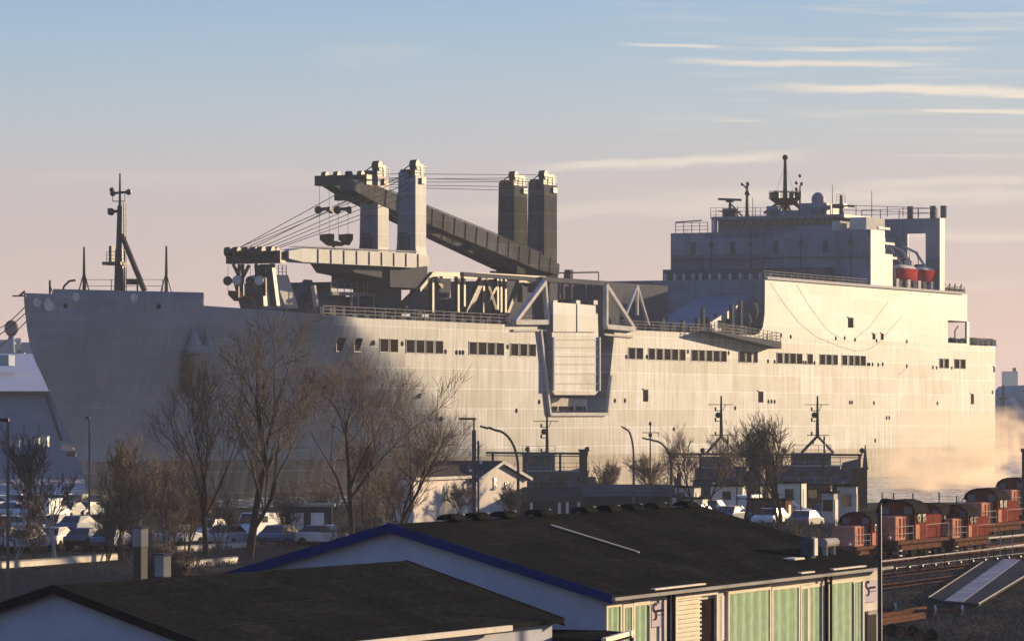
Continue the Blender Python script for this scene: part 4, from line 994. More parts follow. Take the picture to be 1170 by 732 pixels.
# ------------------------------------------------------------------ right: far silo, dolphin, dock
e = empty('storage_silo', W(1156, 520, 1500), 0, 'tall pale flat-topped silo at the far right beyond the ship stern', 'silo'); c = Vector(e.location)
m = MB(); bx(m, 1149, 1163, 424, 520, 1500, 12, c); m.build('wall', cream, e); m = MB(); bx(m, 1158, 1161, 420, 424, 1500, 3, c); m.build('roof_vent', steel, e)
e = empty('floating_dock', W(1180, 530, 900), 0, 'big grey sloping dock wall at the far right edge behind the stern', 'dock'); c = Vector(e.location)
m = MB(); A = [W(1150, 526, 900), W(1152, 470, 900), W(1158, 448, 900), W(1166, 440, 900), W(1250, 438, 900), W(1250, 530, 900)]; m.prism([a-c for a in A], (0, 40, 0)); m.build('wall', shedd, e)
m = MB(); m.beam(W(1156, 455, 898)-c, W(1170, 476, 898)-c, 1.2); m.build('lit_brace', white, e)
e = empty('mooring_dolphin', W(1146, 540, 700), 0, 'dark steel mooring dolphin with lamp standing in the water off the stern', 'dolphin'); c = Vector(e.location)
m = MB(); m.tube(W(1146, 545, 700)-c, W(1146, 455, 700)-c, .5, .4, n=8); m.beam(W(1141, 455, 700)-c, W(1150, 455, 700)-c, .3); m.box(W(1142, 525, 700)-c, W(1150, 502, 700)-c+Vector((0, 1.5, 0))); m.build('pile', darkm, e)
m = MB(); m.box(W(1145, 455, 700)-c-Vector((0, .2, 0)), W(1147.5, 440, 700)-c+Vector((0, .3, 0))); m.build('lamp_box', darkm, e)
# quay flood post at the far right edge
e = empty('navigation_post', G(1169, 600), 0, 'dark post at the right edge between water and locomotives', 'post'); c = Vector(e.location); Yp = e.location.y
m = MB(); m.box(W(1168, 600, Yp)-c, W(1172, 515, Yp)-c+Vector((0, .3, 0))); m.build('post', steel, e)
m = MB(); m.box(W(1167, 516, Yp)-c, W(1173, 512, Yp)-c+Vector((0, .4, 0))); m.build('cap', steel, e)
# ------------------------------------------------------------------ foreground warehouse
def GZ(px, py, z): return G(px, py, z)
zE = 6.2
P0 = G(690, 680, zE); P1 = G(1003, 645, zE)
du = (P1-P0); LEN = du.length; du.normalize(); dv = Vector((-du.y, du.x, 0))            # dv: away to the left/back
wh = empty('warehouse', (P0.x, P0.y, 2.2), math.atan2(du.y, du.x), 'long low warehouse with black pitched roof, blue verge and green shutters', 'building')
ez = zE-2.2
def loc(px, py, y=0.0):           # pixel -> warehouse local (x, y, z) on plane y
    t = (px-CX)/F; a = P0+dv*y
    x_ = (t*a.y-a.x)/(du.x-t*du.y); Y = a.y+du.y*x_; return Vector((x_, y, H-(py-CY)/F*Y-2.2))
# gable peak
best = None
for k in range(400, 1200):
    y_ = k/100; p = loc(450, 603, y_)
    if best is None or abs(p.x) < best[0]: best = (abs(p.x), y_, p.z)
RY, RH = best[1], best[2]; sl = (RH-ez)/RY; YW = RY*2
print('warehouse', LEN, RY, RH, sl)
m = MB(); m.prism([(0, 0, 0), (0, YW, 0), (0, YW, ez), (0, RY, RH-.05), (0, 0, ez-.02)], (LEN, 0, 0)); m.build('wall', [stucco2], wh)
m = MB(); m.prism([(-.03, 0.0, 0), (-.03, YW, 0), (-.03, YW, ez-.05), (-.03, RY, RH-.1), (-.03, 0.0, ez-.1)], (.02, 0, 0)); m.build('gable_wall', stucco, wh)
m = MB(); ov = .35; y0 = -ov; z0 = ez-ov*sl+.12; th = .14
m.prism([(-.25, y0, z0), (-.25, RY, RH+.12), (-.25, YW+ov, z0), (-.25, YW+ov, z0-th), (-.25, RY, RH+.12-th), (-.25, y0, z0-th)], (LEN+.5, 0, 0)); roof = m.build('roof', roofm, wh)
m = MB()
for (ya, za, yb, zb_) in ((y0, z0, RY, RH+.12), (RY, RH+.12, YW+ov, z0)):
    m.prism([(-.30, ya, za+.03), (-.30, yb, zb_+.03), (-.30, yb, zb_-.24), (-.30, ya, za-.24)], (.04, 0, 0))
m.build('verge_board', bluem, wh)
m = MB(); m.box((-.3, y0-.10, z0-.15), (LEN+.3, y0, z0-.06)); m.build('gutter', concrete, wh)
random.seed(11)
m = MB(); x_ = .3
while x_ < LEN-2: l_ = random.uniform(1, 4.5); (m.box((x_, y0+.02, z0+.0), (x_+l_, y0+.25, z0+.05)) if random.random() < .5 else None); x_ += l_+.3
m.build('eaves_flashing', cream, roof)
# ridge vents
RV = [512, 540, 572, 612, 664, 692, 718, 746, 780]
for i, px in enumerate(RV):
    x_ = loc(px, 595, RY).x
    m = MB(); m.mi = 0
    vs = [(x_-.2, RY+.25*math.cos(a)*1.2, RH+.13+.18*math.sin(a)) for a in [math.pi*k/6 for k in range(7)]]
    m.prism(vs, (.95, 0, 0)); v = m.build('ridge_vent', roofm, roof)
    m = MB(); m.box((x_+.76, RY-.16, RH+.12), (x_+.84, RY+.1, RH+.30)); m.build('lit_vent_end', white, v)  # white plate paints the sunlit right end of the dark vent
m = MB(); a = loc(622, 599, RY); 
def on_roof(px, py):
    b_ = None
    for k in range(0, int(RY*50)):
        y_ = k/50; p = loc(px, py, y_); zz = ez+.12+y_*sl; e_ = abs(p.z-zz)
        if b_ is None or e_ < b_[0]: b_ = (e_, Vector((p.x, y_, zz)))
    return b_[1]
a = on_roof(630, 601); b = on_roof(730, 632); m.prism([a+Vector((-.09, 0, .015)), a+Vector((.09, 0, .015)), b+Vector((.09, 0, .015)), b+Vector((-.09, 0, .015))], (0, 0, .04)); m.build('cable_duct', concrete, roof)
# chimney/vent stack near the right end
a = on_roof(926, 636); m = MB(); m.mi = 0; m.box((a.x-.25, a.y-.12, a.z-.1), (a.x+.25, a.y+.25, a.z+.65)); m.build('roof_stack', darkm, roof)
m = MB(); m.box((a.x-.12, a.y-.18, a.z+.05), (a.x+.22, a.y-.121, a.z+.6)); m.build('stack_panel', cream, roof)
a = on_roof(947, 633); m = MB(); m.tube((a.x-.6, a.y, a.z+.38), (a.x+.7, a.y, a.z+.38), .15, n=12); m.tube((a.x-.4, a.y, a.z-.1), (a.x-.4, a.y, a.z+.4), .1); m.tube((a.x+.4, a.y, a.z-.1), (a.x+.4, a.y, a.z+.4), .1); m.build('vent_duct', concrete, roof)
a = on_roof(907, 639); m = MB(); m.box((a.x-.5, a.y-.2, a.z), (a.x+.5, a.y+.2, a.z+.06)); m.build('roof_hatch', cream, roof)
# facade
def panel(name, p0, p1, qt, zb_, mtl, proud=.05, corr=0, parent=wh):
    a = loc(p0, qt); b = loc(p1, qt); m = MB(); z1 = a.z
    if corr:
        n_ = max(2, int((b.x-a.x)/corr))
        vs = []; 
        for i in range(n_*2+1):
            xx = a.x+(b.x-a.x)*i/(n_*2); yy = -proud-(.022 if i % 2 else 0); vs += [(xx, yy, zb_), (xx, yy, z1)]
        m.add(vs, [(2*i, 2*i+2, 2*i+3, 2*i+1) for i in range(n_*2)])
        fr = MB(); fr.box((a.x-.12, -proud-.03, z1), (b.x+.12, 0.01, z1+.10)); fr.box((a.x-.12, -proud-.03, zb_), (a.x, .01, z1)); fr.box((b.x, -proud-.03, zb_), (b.x+.12, .01, z1)); fr.build('shutter_frame', cream, parent)
    else: m.box((a.x, -proud, zb_), (b.x, .01, z1))
    return m.build(name, mtl, parent)
for p0, p1, qt in [(692, 706, 694), (711, 719, 694), (723, 738, 692)]: panel('shutter', p0, p1, qt, .3, greenm, corr=.5)
for p0, p1, qt in [(831, 877, 678.5), (881, 910, 674), (914, 920, 672.5), (923, 936, 671)]: panel('shutter', p0, p1, qt, .6, greenm, corr=.62)
for p0, p1, qt in [(947, 972, 667), (974, 982, 665)]: panel('shutter', p0, p1, qt, 1.0, greenm, corr=.62)
for p0, p1, qt in [(738.5, 740, 691), (982.5, 984.5, 663.5), (943.5, 946, 667), (972.5, 973.5, 666)]: panel('shutter_frame', p0, p1, qt, .6, steel, .1)
m = MB(); a = loc(769, 686); b = loc(798, 686); z1 = a.z; m.box((a.x, -.04, 0), (b.x, .01, z1)); k = 0.1
while k < z1: m.box((a.x, -.10, k), (b.x, -.04, k+.06)); k += .13
m.build('slatted_door', cream, wh)
m = MB(); a = loc(798.5, 685); b = loc(814, 685); m.box((a.x, -.05, 0), (b.x, .01, a.z)); m.build('open_doorway', shutter, wh)
m = MB(); a = loc(767, 684); b = loc(815.5, 684); m.box((a.x, -.14, a.z), (b.x, 0.01, a.z+.12)); m.box((a.x, -.14, 0), (a.x+.12, 0.01, a.z)); m.box((b.x-.12, -.14, 0), (b.x, .01, a.z)); m.build('door_frame', cream, wh)
for px in (758, 763.5, 938, 944): 
    a = loc(px, 690); m = MB(); m.tube((a.x, -.16, 0), (a.x, -.16, ez-.1), .045, n=8); m.build('downpipe', blackm if px < 940 else steel, wh)
# sign boards with a curved emblem and lettering lines
signm = mat('sign_board', (.42, .37, .42), .5, var=.06); inkm = mat('sign_ink', (.03, .03, .06), .5)
for p0, p1, q0, q1 in [(742, 757, 690, 716), (985.5, 1000, 664, 688)]:
    a = loc(p0, q0); b = loc(p1, q0); zb_ = loc(p0, q1).z; m = MB(); m.box((a.x, -.07, zb_), (b.x, .01, a.z)); sb = m.build('sign_board', signm, wh)
    m = MB(); wdt = b.x-a.x; cx_ = a.x+wdt*.22; cz_ = (a.z+zb_)/2+.12; rr = .17; x__ = 0
    pp = [(cx_+wdt*.11*math.cos(t), -.09, cz_+.12+.12*math.sin(t)) for t in [R(20+k*25) for k in range(9)]]+[(cx_+wdt*.11*math.cos(t), -.09, cz_-.12+.12*math.sin(t)) for t in [R(90-k*30) for k in range(8)]]
    m.path(pp, .018, 5); m.build('emblem', inkm, sb)
    m = MB(); x_ = cx_+wdt*.14
    for k_ in range(6): m.box((x_, -.085, cz_-.03), (x_+wdt*.055, -.07, cz_+.035)); x_ += wdt*.085
    m.build('lettering', inkm, sb)
    m = MB(); m.box((cx_+wdt*.15, -.08, cz_-.13), (b.x-wdt*.12, -.07, cz_-.11)); m.build('sign_underline', inkm, sb)
m = MB(); a = loc(989, 702); b = loc(1000, 702); m.box((a.x, -.05, .2), (b.x, .01, a.z)); m.build('window', glassd, wh)
m = MB(); m.box((a.x-.1, -.12, a.z), (b.x+.1, 0.01, a.z+.12)); m.build('window_lintel', concrete, wh)
# plaster repair patches
for p0, p1, q0, q1 in [(775, 800, 671, 680), (824, 829, 680, 731), (716, 733, 676, 684)]:
    a = loc(p0, q0); b = loc(p1, q0); m = MB(); m.box((a.x, -.012, max(0, loc(p0, q1).z)), (b.x, .004, a.z)); m.build('render_patch', concrete if q1 < 700 else cream, wh)

# ------------------------------------------------------------------ front left building
zr = H-4.0
A0 = G(63, 668, zr); B0 = G(465, 640, zr); dl = (B0-A0); LL = dl.length; dl.normalize(); dp = Vector((dl.y, -dl.x, 0))       # dp: towards the right
t = (645-CX)/F; wv = (t*B0.y-B0.x)/(dp.x-t*dp.y); Yc = B0.y+dp.y*wv; zev = H-(706-CY)/F*Yc; sl2 = (zr-zev)/wv
lb = empty('workshop', (A0.x, A0.y, 2.2), math.atan2(dl.y, dl.x), 'low workshop with black roof and lavender gable at the lower left', 'building')
rh = zr-2.2
m = MB(); eh = rh-wv*sl2; i_ = .25
m.prism([(0.15, -wv+i_, 0), (0.15, wv-i_, 0), (0.15, wv-i_, eh), (0.15, 0, rh-.1), (0.15, -wv+i_, eh)], (LL-.4, 0, 0)); m.build('wall', stucco, lb)
m = MB(); th = .12; m.prism([(-.05, -wv, eh), (-.05, 0, rh), (-.05, wv, eh), (-.05, wv, eh-th), (-.05, 0, rh-th), (-.05, -wv, eh-th)], (LL, 0, 0)); rf = m.build('roof', roofm, lb)
m = MB()
for xg in (-.10, LL-.04):
    m = MB()
    for s in (-1, 1): m.prism([(xg, s*wv, eh+.02), (xg, 0, rh+.02), (xg, 0, rh-.2), (xg, s*wv, eh-.2)], (.04, 0, 0))
    m.build('verge_board', blackm, lb)
m = MB(); m.box((0, -wv-.14, eh-.16), (LL-3.5, -wv-.01, eh-.02)); m.build('gutter', cream, lb)
# canopy
c1 = W(556, 722, 104); 
cn = empty('canopy', c1, math.atan2(du.y, du.x), 'small flat black canopy roof between the two buildings at the bottom', 'canopy')
def cl(px, py, z): return (Matrix.Rotation(-math.atan2(du.y, du.x), 4, 'Z') @ (G(px, py, z)-c1))
zc0 = 5.25
q4 = [G(549, 720, zc0), G(600, 712, zc0), G(722, 722, zc0), G(690, 731, zc0)]
Mi = Matrix.Rotation(-math.atan2(du.y, du.x), 4, 'Z')
ql = [Mi @ (a-c1) for a in q4]
m = MB(); m.prism(ql, (0, 0, -.14)); m.build('roof', roofm, cn)
m = MB()
for a, b in ((ql[3], ql[2]), ): m.beam(a+Vector((0, 0, .0)), b+Vector((0, 0, .0)), .12)
m.build('edge_trim', cream, cn)
m = MB()
for p in ql: m.tube(p+Vector((0, 0, -.14)), Vector((p.x, p.y, 2.2-c1.z)), .06)
m.build('post', steel, cn)
# chimneys behind the workshop
for px0, px1, q0, q1, dd, lbl in [(154, 167, 603, 624, 168, 'dark chimney with a pale lit side, farther of the two behind the workshop roof'), (179, 193, 634, 658, 158, 'dark chimney with a pale lit side, nearer of the two behind the workshop roof')]:
    a = W(px0, q1, dd); b = W(px1, q0, dd); e = empty('chimney', (0.5*(a.x+b.x), dd, 2.2), math.atan2(dl.y, dl.x)-R(9), lbl, 'chimney', 'chimneys behind the workshop')
    w_ = .20; m = MB(); m.box((-w_, -w_, 0), (w_, w_, a.z-2.2)); m.build('lower_stack', steel, e)
    m = MB(); m.box((-w_-.02, -w_-.02, a.z-2.2), (w_+.02, w_+.02, b.z-2.2)); m.build('stack', concrete, e)
    m = MB(); m.box((-w_-.06, -w_-.06, b.z-2.2), (w_+.06, w_+.06, b.z-2.12)); m.build('cap', darkm, e)

# ------------------------------------------------------------------ white house in the middle distance
Yh = 330; rot = math.atan2(du.y, du.x)
hp0 = W(542, 600, Yh); he = empty('house', (hp0.x, hp0.y, 2.2), rot, 'cream rendered house with pitched gable behind the warehouse roof', 'house')
def hl(px, py, y=0.0):
    t = (px-CX)/F; a = Vector((hp0.x, hp0.y, 0))+dv*y; x_ = (t*a.y-a.x)/(du.x-t*du.y); Y = a.y+du.y*x_; return Vector((x_, y, H-(py-CY)/F*Y-2.2))
# local frame: x along du (recedes right), y along dv (left). wing runs left, gable faces right-front
ge = hl(562, 546).z; gx = hl(602, 548).x; gp = hl(580, 528).z
m = MB(); m.prism([(0, 0, 0), (gx, 0, 0), (gx, 0, ge), (gx*.47, 0, gp), (0, 0, ge)], (0, 6, 0)); 
m.prism([(0.02, .5, 0), (0.02, 6, 0), (.02, 6, ge-.1), (.02, .5, ge-.1)], (.1, 0, 0)); m.build('wall', stucco2, he)
m = MB(); 
m.prism([(-.3, -.35, ge-.1), (gx*.47, -.35, gp+.15), (gx*.47, -.35, gp-.0), (-.3, -.35, ge-.25)], (0, 6.6, 0)); m.prism([(gx+.3, -.35, ge-.1), (gx*.47, -.35, gp+.15), (gx*.47, -.35, gp-.0), (gx+.3, -.35, ge-.25)], (0, 6.6, 0)); m.build('roof', tileroof, he)
m = MB(); m.prism([(-.32, -.40, ge-.08), (gx*.47, -.40, gp+.17), (gx*.47, -.40, gp-.1), (-.32, -.40, ge-.32)], (0, .05, 0)); m.prism([(gx+.32, -.40, ge-.08), (gx*.47, -.40, gp+.17), (gx*.47, -.40, gp-.1), (gx+.32, -.40, ge-.32)], (0, .05, 0)); m.build('verge_board', white, he)
wl = 7.2
m = MB(); 
a = W(472, 547, 318); aw = Matrix.Rotation(-rot, 4, 'Z') @ (a-Vector((hp0.x, hp0.y, 2.2))); b = W(547, 545.5, 332); bw = Matrix.Rotation(-rot, 4, 'Z') @ (b-Vector((hp0.x, hp0.y, 2.2)))
m.prism([(aw.x, aw.y, 0), (bw.x, bw.y, 0), (bw.x, bw.y, bw.z), (aw.x, aw.y, bw.z)], (0, 1.6, 0)); m.build('wing_wall', stucco2, he)
m = MB(); a2 = Vector((aw.x, aw.y, bw.z)); b2 = Vector((bw.x, bw.y, bw.z)); m.beam(a2+Vector((0, -.15, .1)), b2+Vector((0, -.15, .1)), .22); m.build('wing_eaves', white, he)
m = MB(); m.prism([a2+Vector((0, 0, .1)), b2+Vector((0, 0, .1)), b2+Vector((0, 2.0, 1.0)), a2+Vector((2, 2.0, 1.0))], (.0, .1, -.1)); m.build('wing_roof', tileroof, he)
for px, py0, py1 in [(565, 545, 557), (578, 550, 556)]:
    a = hl(px-1.6, py1); b = hl(px+1.8, py0); m = MB(); m.box((a.x, -.06, a.z), (b.x, .02, b.z)); wn = m.build('window', glassd, he); m = MB(); m.box((a.x-.15, -.2, a.z-.12), (b.x+.15, .0, a.z)); m.build('sill', white, wn)
m = MB(); m.box((1.2, 4.6, gp-1), (2.0, 5.4, gp+1.1)); m.build('chimney', darkm, he)

# ------------------------------------------------------------------ long dark shed behind the ridge
def slab_building(name, label, cat, p0, p1, qe, qr, Y0, depth, wall, roof_, rz=0):
    a = W(p0, qe, Y0); b = W(p1, qe, Y0); e = empty(name, ((a.x+b.x)/2, Y0, 2.2), rz, label, cat); w_ = (b.x-a.x)/2
    hz = a.z-2.2; zr_ = W(p0, qr, Y0+depth/2).z-2.2
    MB().box((-w_, 0, 0), (w_, depth, hz)).build('wall', wall, e)
    m = MB(); m.prism([(-w_-.3, -.3, hz), (-w_-.3, depth/2, zr_), (-w_-.3, depth+.3, hz), (-w_-.3, depth+.3, hz-.15), (-w_-.3, depth/2, zr_-.15), (-w_-.3, -.3, hz-.15)], (2*w_+.6, 0, 0)); m.build('roof', roof_, e)
    return e, w_, hz
slateb = mat('blue_grey_sheet', (.045, .053, .068), .9, var=.35, scale=.5, spec=0.0)
e, w_, hz = slab_building('storage_shed', 'long low blue-grey storage shed behind the warehouse ridge', 'shed', 664, 768, 566, 553, 345, 12, slateb, slateb)
m = MB(); 
for k in range(5): m.box((-w_+1+k*1.5, -.08, 0), (-w_+2+k*1.5, .02, hz-.8))
for k in range(3): MB().box((-w_+1.0+k*2.3, -.1, .3), (-w_+2.2+k*2.3, .02, hz-.5)).build('door', steel, e)
e, w_, hz = slab_building('timber_store', 'dark low store with pale posts left of the blue-grey shed', 'shed', 598, 662, 572, 556, 335, 9, slateb, tileroof)
for px in (607, 639, 648, 661): x_ = (px-630)/F*335; MB().box((x_-.1, -.35, 0), (x_+.12, -.2, hz-.1)).build('post', cream, e)

# ------------------------------------------------------------------ patrol vessels
def vessel(label, Y, cx_, hullpx, deckq, houses, funnel, mast, tripod, L_=.0, topbar=None):
    e = empty('patrol_boat', (W(cx_, 500, Y).x, Y, 0), 0, label, 'boat', 'boats moored between the quay and the ship'); c = Vector(e.location)
    def w_(px, py, dy=0): return W(px, py, Y)-c+Vector((0, dy, 0))
    a = w_(hullpx[0], deckq); b = w_(hullpx[1], deckq)
    m = MB(); n_ = 14; vs = []; wd = 3.6
    for i in range(n_+1):
        t = i/n_; x_ = a.x+(b.x-a.x)*t; k = min(1, math.sqrt(max(.0, (1-t)/.35)) if t > .65 else 1, .75+t); sh_ = .9*max(0, t-.5)**2*4
        for yy, zz in ((-wd*k, a.z+sh_), (-wd*k*.7, -.5), (wd*k*.7, -.5), (wd*k, a.z+sh_)): vs.append((x_, yy, zz))
    m.add(vs, [(4*i+k, 4*i+4+k, 4*i+4+(k+1) % 4, 4*i+(k+1) % 4) for i in range(n_) for k in range(4)]+[(0, 1, 2, 3)]); m.build('hull', tugm, e)
    for i, (p0, p1, q0, q1, d) in enumerate(houses):
        m = MB(); A = w_(p0, q1, -d); B = w_(p1, q0, d); m.box(A, B); o = m.build('deckhouse' if i == 0 else 'bridge', tugm, e, bevel=.06)
        n_ = max(2, int((B.x-A.x)/1.3))
        for k in range(n_):
            x_ = A.x+(B.x-A.x)*(k+.5)/n_; z_ = A.z+(B.z-A.z)*.68; MB().box((x_-.35, A.y-.05, z_-.28), (x_+.35, A.y+.03, z_+.28)).build('window', glassd, o)
        m = MB(); rail(m, [(A.x, A.y+.1, B.z), (B.x, A.y+.1, B.z)], .9, 1.2, .035, 2); m.build('railing', railm, o)
        m = MB(); m.box((A.x-.15, A.y-.15, B.z-.02), (B.x+.15, A.y+.2, B.z+.12)); m.build('roof_edge', concrete, o)
    if funnel:
        p0, p1, q0, q1 = funnel; m = MB(); A = w_(p0, q1, -1); B = w_(p1, q0, 1); m.prism([(A.x, A.y, A.z), (B.x, A.y, A.z), (B.x+.1, A.y, B.z), (A.x+.5, A.y, B.z-.4)], (0, 2, 0)); m.build('funnel', tugm, e)
    mx, mt, mb_ = mast
    m = MB(); m.tube(w_(mx, mb_), w_(mx, mt), .20, .09, n=6)
    if tripod:
        for dx in (-19, 19): m.tube(w_(mx, tripod[0]), w_(mx+dx, tripod[1], 1 if dx > 0 else -1), .16, n=5)
        m.tube(w_(mx-12, tripod[0]-1), w_(mx+13, tripod[0]-1), .06, n=4); m.tube(w_(mx+8, tripod[0]), w_(mx+8, tripod[1]), .13, n=5)
    m.tube(w_(mx-15, mt+10), w_(mx+13, mt+10), .05, n=4)
    for dy in (17, 29, 45): m.tube(w_(mx-7, mt+dy), w_(mx, mt+dy), .06, n=4); m.tube(w_(mx-6.5, mt+dy), w_(mx-6.5, mt+dy-4), .10, n=5)
    m.ball(w_(mx-3.5, mt+22), .32, 8, 6); m.tube(w_(mx+5, mt+10), w_(mx+2, mt+17), .05, n=4)
    m.build('mast', steel, e)
    m = MB(); rail(m, [(a.x+.5, -wd*.75, a.z), (a.x+(b.x-a.x)*.65, -wd, a.z)], 1.0, 1.4, .035, 2); m.build('deck_railing', railm, e)
    m = MB()
    random.seed(int(cx_))
    for k in range(9): x_ = random.uniform(a.x, b.x*.7); h_ = random.uniform(.4, 1.6); m.box((x_, -2.6, a.z), (x_+random.uniform(.4, 1.2), -1.8, a.z+h_))
    m.build('deck_equipment', darkm, e)
    for px in (hullpx[0]+10, hullpx[0]+34, hullpx[1]-34):
        q_ = w_(px, deckq); m = MB(); m.tube((q_.x, -wd-.25, a.z-.6), (q_.x, -wd-.25, a.z-1.6), .28, n=8); m.build('fender', tyre, e)
    return e
vessel('grey patrol boat with slim mast behind the cream house and timber store', 440, 628, (575, 690), 560, [(588, 672, 538, 562, 2.6), (597, 634, 519, 538, 2.0)], (645, 668, 533, 552), (625, 471, 520), None)
vessel('blue-grey patrol boat with tripod mast, middle of the moored boats', 450, 822, (752, 872), 556, [(795, 850, 534, 558, 2.6), (802, 834, 522, 534, 2.0)], (852, 868, 526, 552), (824, 452, 500), (498, 519))
vessel('blue-grey patrol boat with tripod mast and tall funnel, rightmost moored boat', 444, 930, (868, 990), 556, [(876, 958, 532, 556, 2.8), (905, 948, 518, 532, 2.0)], (958, 980, 524, 550), (934, 452, 500), (498, 517))
# overhead pipe bridge
for i, (p0, p1, Y, q_, posts, lbl) in enumerate([(555, 672, 415, 517, (563, 600, 640, 668), 'dark overhead pipe bridge on posts left of the storage shed'), (764, 985, 418, 518.5, (767, 800, 860, 893, 940, 982), 'long dark overhead pipe bridge in front of the two tripod masts')]):
    e = empty('pipe_bridge', W((p0+p1)/2, q_, Y), 0, lbl, 'pipe bridge'); c = Vector(e.location); m = MB(); m.beam(W(p0, q_, Y)-c, W(p1, q_+1, Y)-c, .22); m.beam(W(p0, q_+3, Y)-c, W(p1, q_+4, Y)-c, .1)
    m.build('pipe_run', steel, e)
    for p in posts: m = MB(); m.beam(W(p, q_, Y)-c, Vector((W(p, q_, Y).x-c.x, 0, 2.2-c.z-(.0))), .24); m.build('post', steel, e)
    for p in posts[1::2]: m = MB(); m.ball(W(p+3, q_-4, Y)-c, .28, 8, 5); m.tube(W(p+3, q_, Y)-c, W(p+3, q_-4, Y)-c, .06); m.build('lamp', steel, e)
# quayside tower blocks near column 985 and switch cabinet at 652
for p0, p1, q0, q1, Y, lbl in [(974, 991, 536, 600, 400, 'dark square brick tower with spike beside the rightmost boat'), (662, 671, 515, 530, 414, 'dark signal box high beside the storage shed')]:
    e = empty('quay_tower', W((p0+p1)/2, q1, Y), 0, lbl, 'tower'); c = Vector(e.location)
    m = MB(); bx(m, p0, p1, q0, q1+20 if q1 > 560 else q1+40, Y, 1.6, c); m.build('body', brown if q1 > 560 else steel, e)
    m = MB(); m.box(W(p0-1, q0, Y)-c-Vector((0, .2, 0)), W(p1+1, q0-2, Y)-c+Vector((0, 1.8, 0))); m.build('cap', steel, e)
    if q1 > 560: m = MB(); m.tube(W(988.5, q0, Y)-c, W(988.5, 508, Y)-c, .28, .04); m.build('spire', darkm, e)

# ------------------------------------------------------------------ lamps
def street_lamp(px, qb, qt, Y, kind, label, arm=-20):
    base = Vector(((px-CX)/F*Y, Y, 2.2)); e = empty('street_lamp', base, 0, label, 'street lamp'); zt_ = W(px, qt, Y).z-2.2; k = Y/F
    if kind == 'curved':
        m = MB(); m.tube((0, 0, 0), (0, 0, zt_*.72), .10, .08); ax = arm*k; pp = []
        for i in range(9): a_ = math.pi/2*i/8; pp.append((ax*.75*(1-math.cos(a_)), 0, zt_*.72+zt_*.26*math.sin(a_)))
        pp.append((ax*1.0, 0, zt_)); m.path(pp, .07, 6); m.build('pole', lampm, e)
        m = MB(); m.prism([(ax, -.15, zt_), (ax*1.28, -.15, zt_+.12), (ax*1.28, -.15, zt_+.0), (ax, -.15, zt_-.12)], (0, .3, 0)); m.build('lamp_head', lampm, e)
    elif kind == 'flood':
        m = MB(); m.tube((0, 0, 0), (0, 0, zt_*.93), .14, .12); m.tube((.25, 0, 0), (.25, 0, zt_*.86), .06); z_ = .5
        while z_ < zt_*.86: m.beam((0, 0, z_), (.25, 0, z_), .04); z_ += .4
        m.tube((0, 0, zt_*.9), (0, 0, zt_), .05); m.build('pole', lampm, e)
        for i in range(6): mm = MB(); mm.box((-.28 if i % 2 else .33, -.1, zt_*.5+i*.45), (-.14 if i % 2 else .47, .1, zt_*.5+i*.45+.14)); mm.build('insulator', chrome, e)
        m = MB(); m.box((-.85, -.2, zt_-.02), (.12, .2, zt_+.1)); m.build('lamp_head', steel, e)
    else:
        m = MB(); m.tube((0, 0, 0), (0, 0, zt_), .09, .07); m.tube((0, 0, zt_), (arm*k, 0, zt_+.05), .06); m.build('pole', lampm, e)
        m = MB(); m.box((min(0, arm*k)-.1, -.15, zt_-.02), (max(0, arm*k)*.2+.05, .15, zt_+.14)); m.build('lamp_head', steel, e)
street_lamp(541.5, 600, 479, 240, 'flood', 'tall laddered lamp mast with flat floodlight in front of the cream house')
street_lamp(592, 598, 488, 232, 'curved', 'curved street lamp arching left, just right of the laddered mast', -34)
street_lamp(724, 580, 488, 300, 'curved', 'short curved street lamp between the trees, left of two near the boats', -11)
street_lamp(767, 586, 501, 290, 'curved', 'curved street lamp arching left beside the blue-grey shed end', -26)
street_lamp(102, 580, 478, 330, 'straight', 'slim pale straight lamp post in front of the ship bow', -3)
street_lamp(9, 640, 481, 200, 'straight', 'dark lamp post with short arm at the left edge', -14)
# signal mast left of column 742 with crossbar
e = empty('signal_mast', G(743, 575), 0, 'thin mast with crossbar between the two curved lamps', 'mast'); c = Vector(e.location); Y = e.location.y
m = MB(); m.tube((0, 0, 0), W(743, 481, Y)-c, .09, .06); m.beam(W(734, 494, Y)-c, W(753, 494, Y)-c, .08); m.beam(W(752, 494, Y)-c, W(752, 499, Y)-c, .07); m.build('pole', steel, e)
m = MB(); m.ball(W(743, 484, Y)-c, .18, 6, 5); m.build('lamp', steel, e); m = MB(); m.box(W(741, 499, Y)-c-Vector((0, .2, 0)), W(745, 495, Y)-c+Vector((0, .2, 0))); m.build('box', steel, e)
# foreground dark post at column 1005
e = empty('lamp_post', G(1005.5, 733), 0, 'tall dark lamp post in front of the warehouse corner', 'lamp post'); c = Vector(e.location); Y = 122
e.location = Vector(((1005.5-CX)/F*Y, Y, 2.2)); c = Vector(e.location)
m = MB(); m.tube((0, 0, 0), W(1005, 577, Y)-c, .075, .06, n=8); m.path([W(1005, 577, Y)-c, W(1006, 573, Y)-c, W(1009, 571, Y)-c, W(1014, 570.5, Y)-c], .05, 8); m.build('pole', steel, e)
m = MB(); m.box(W(1009, 571.5, Y)-c-Vector((0, .15, 0)), W(1019, 569.5, Y)-c+Vector((0, .15, 0))); m.build('lamp_head', steel, e)

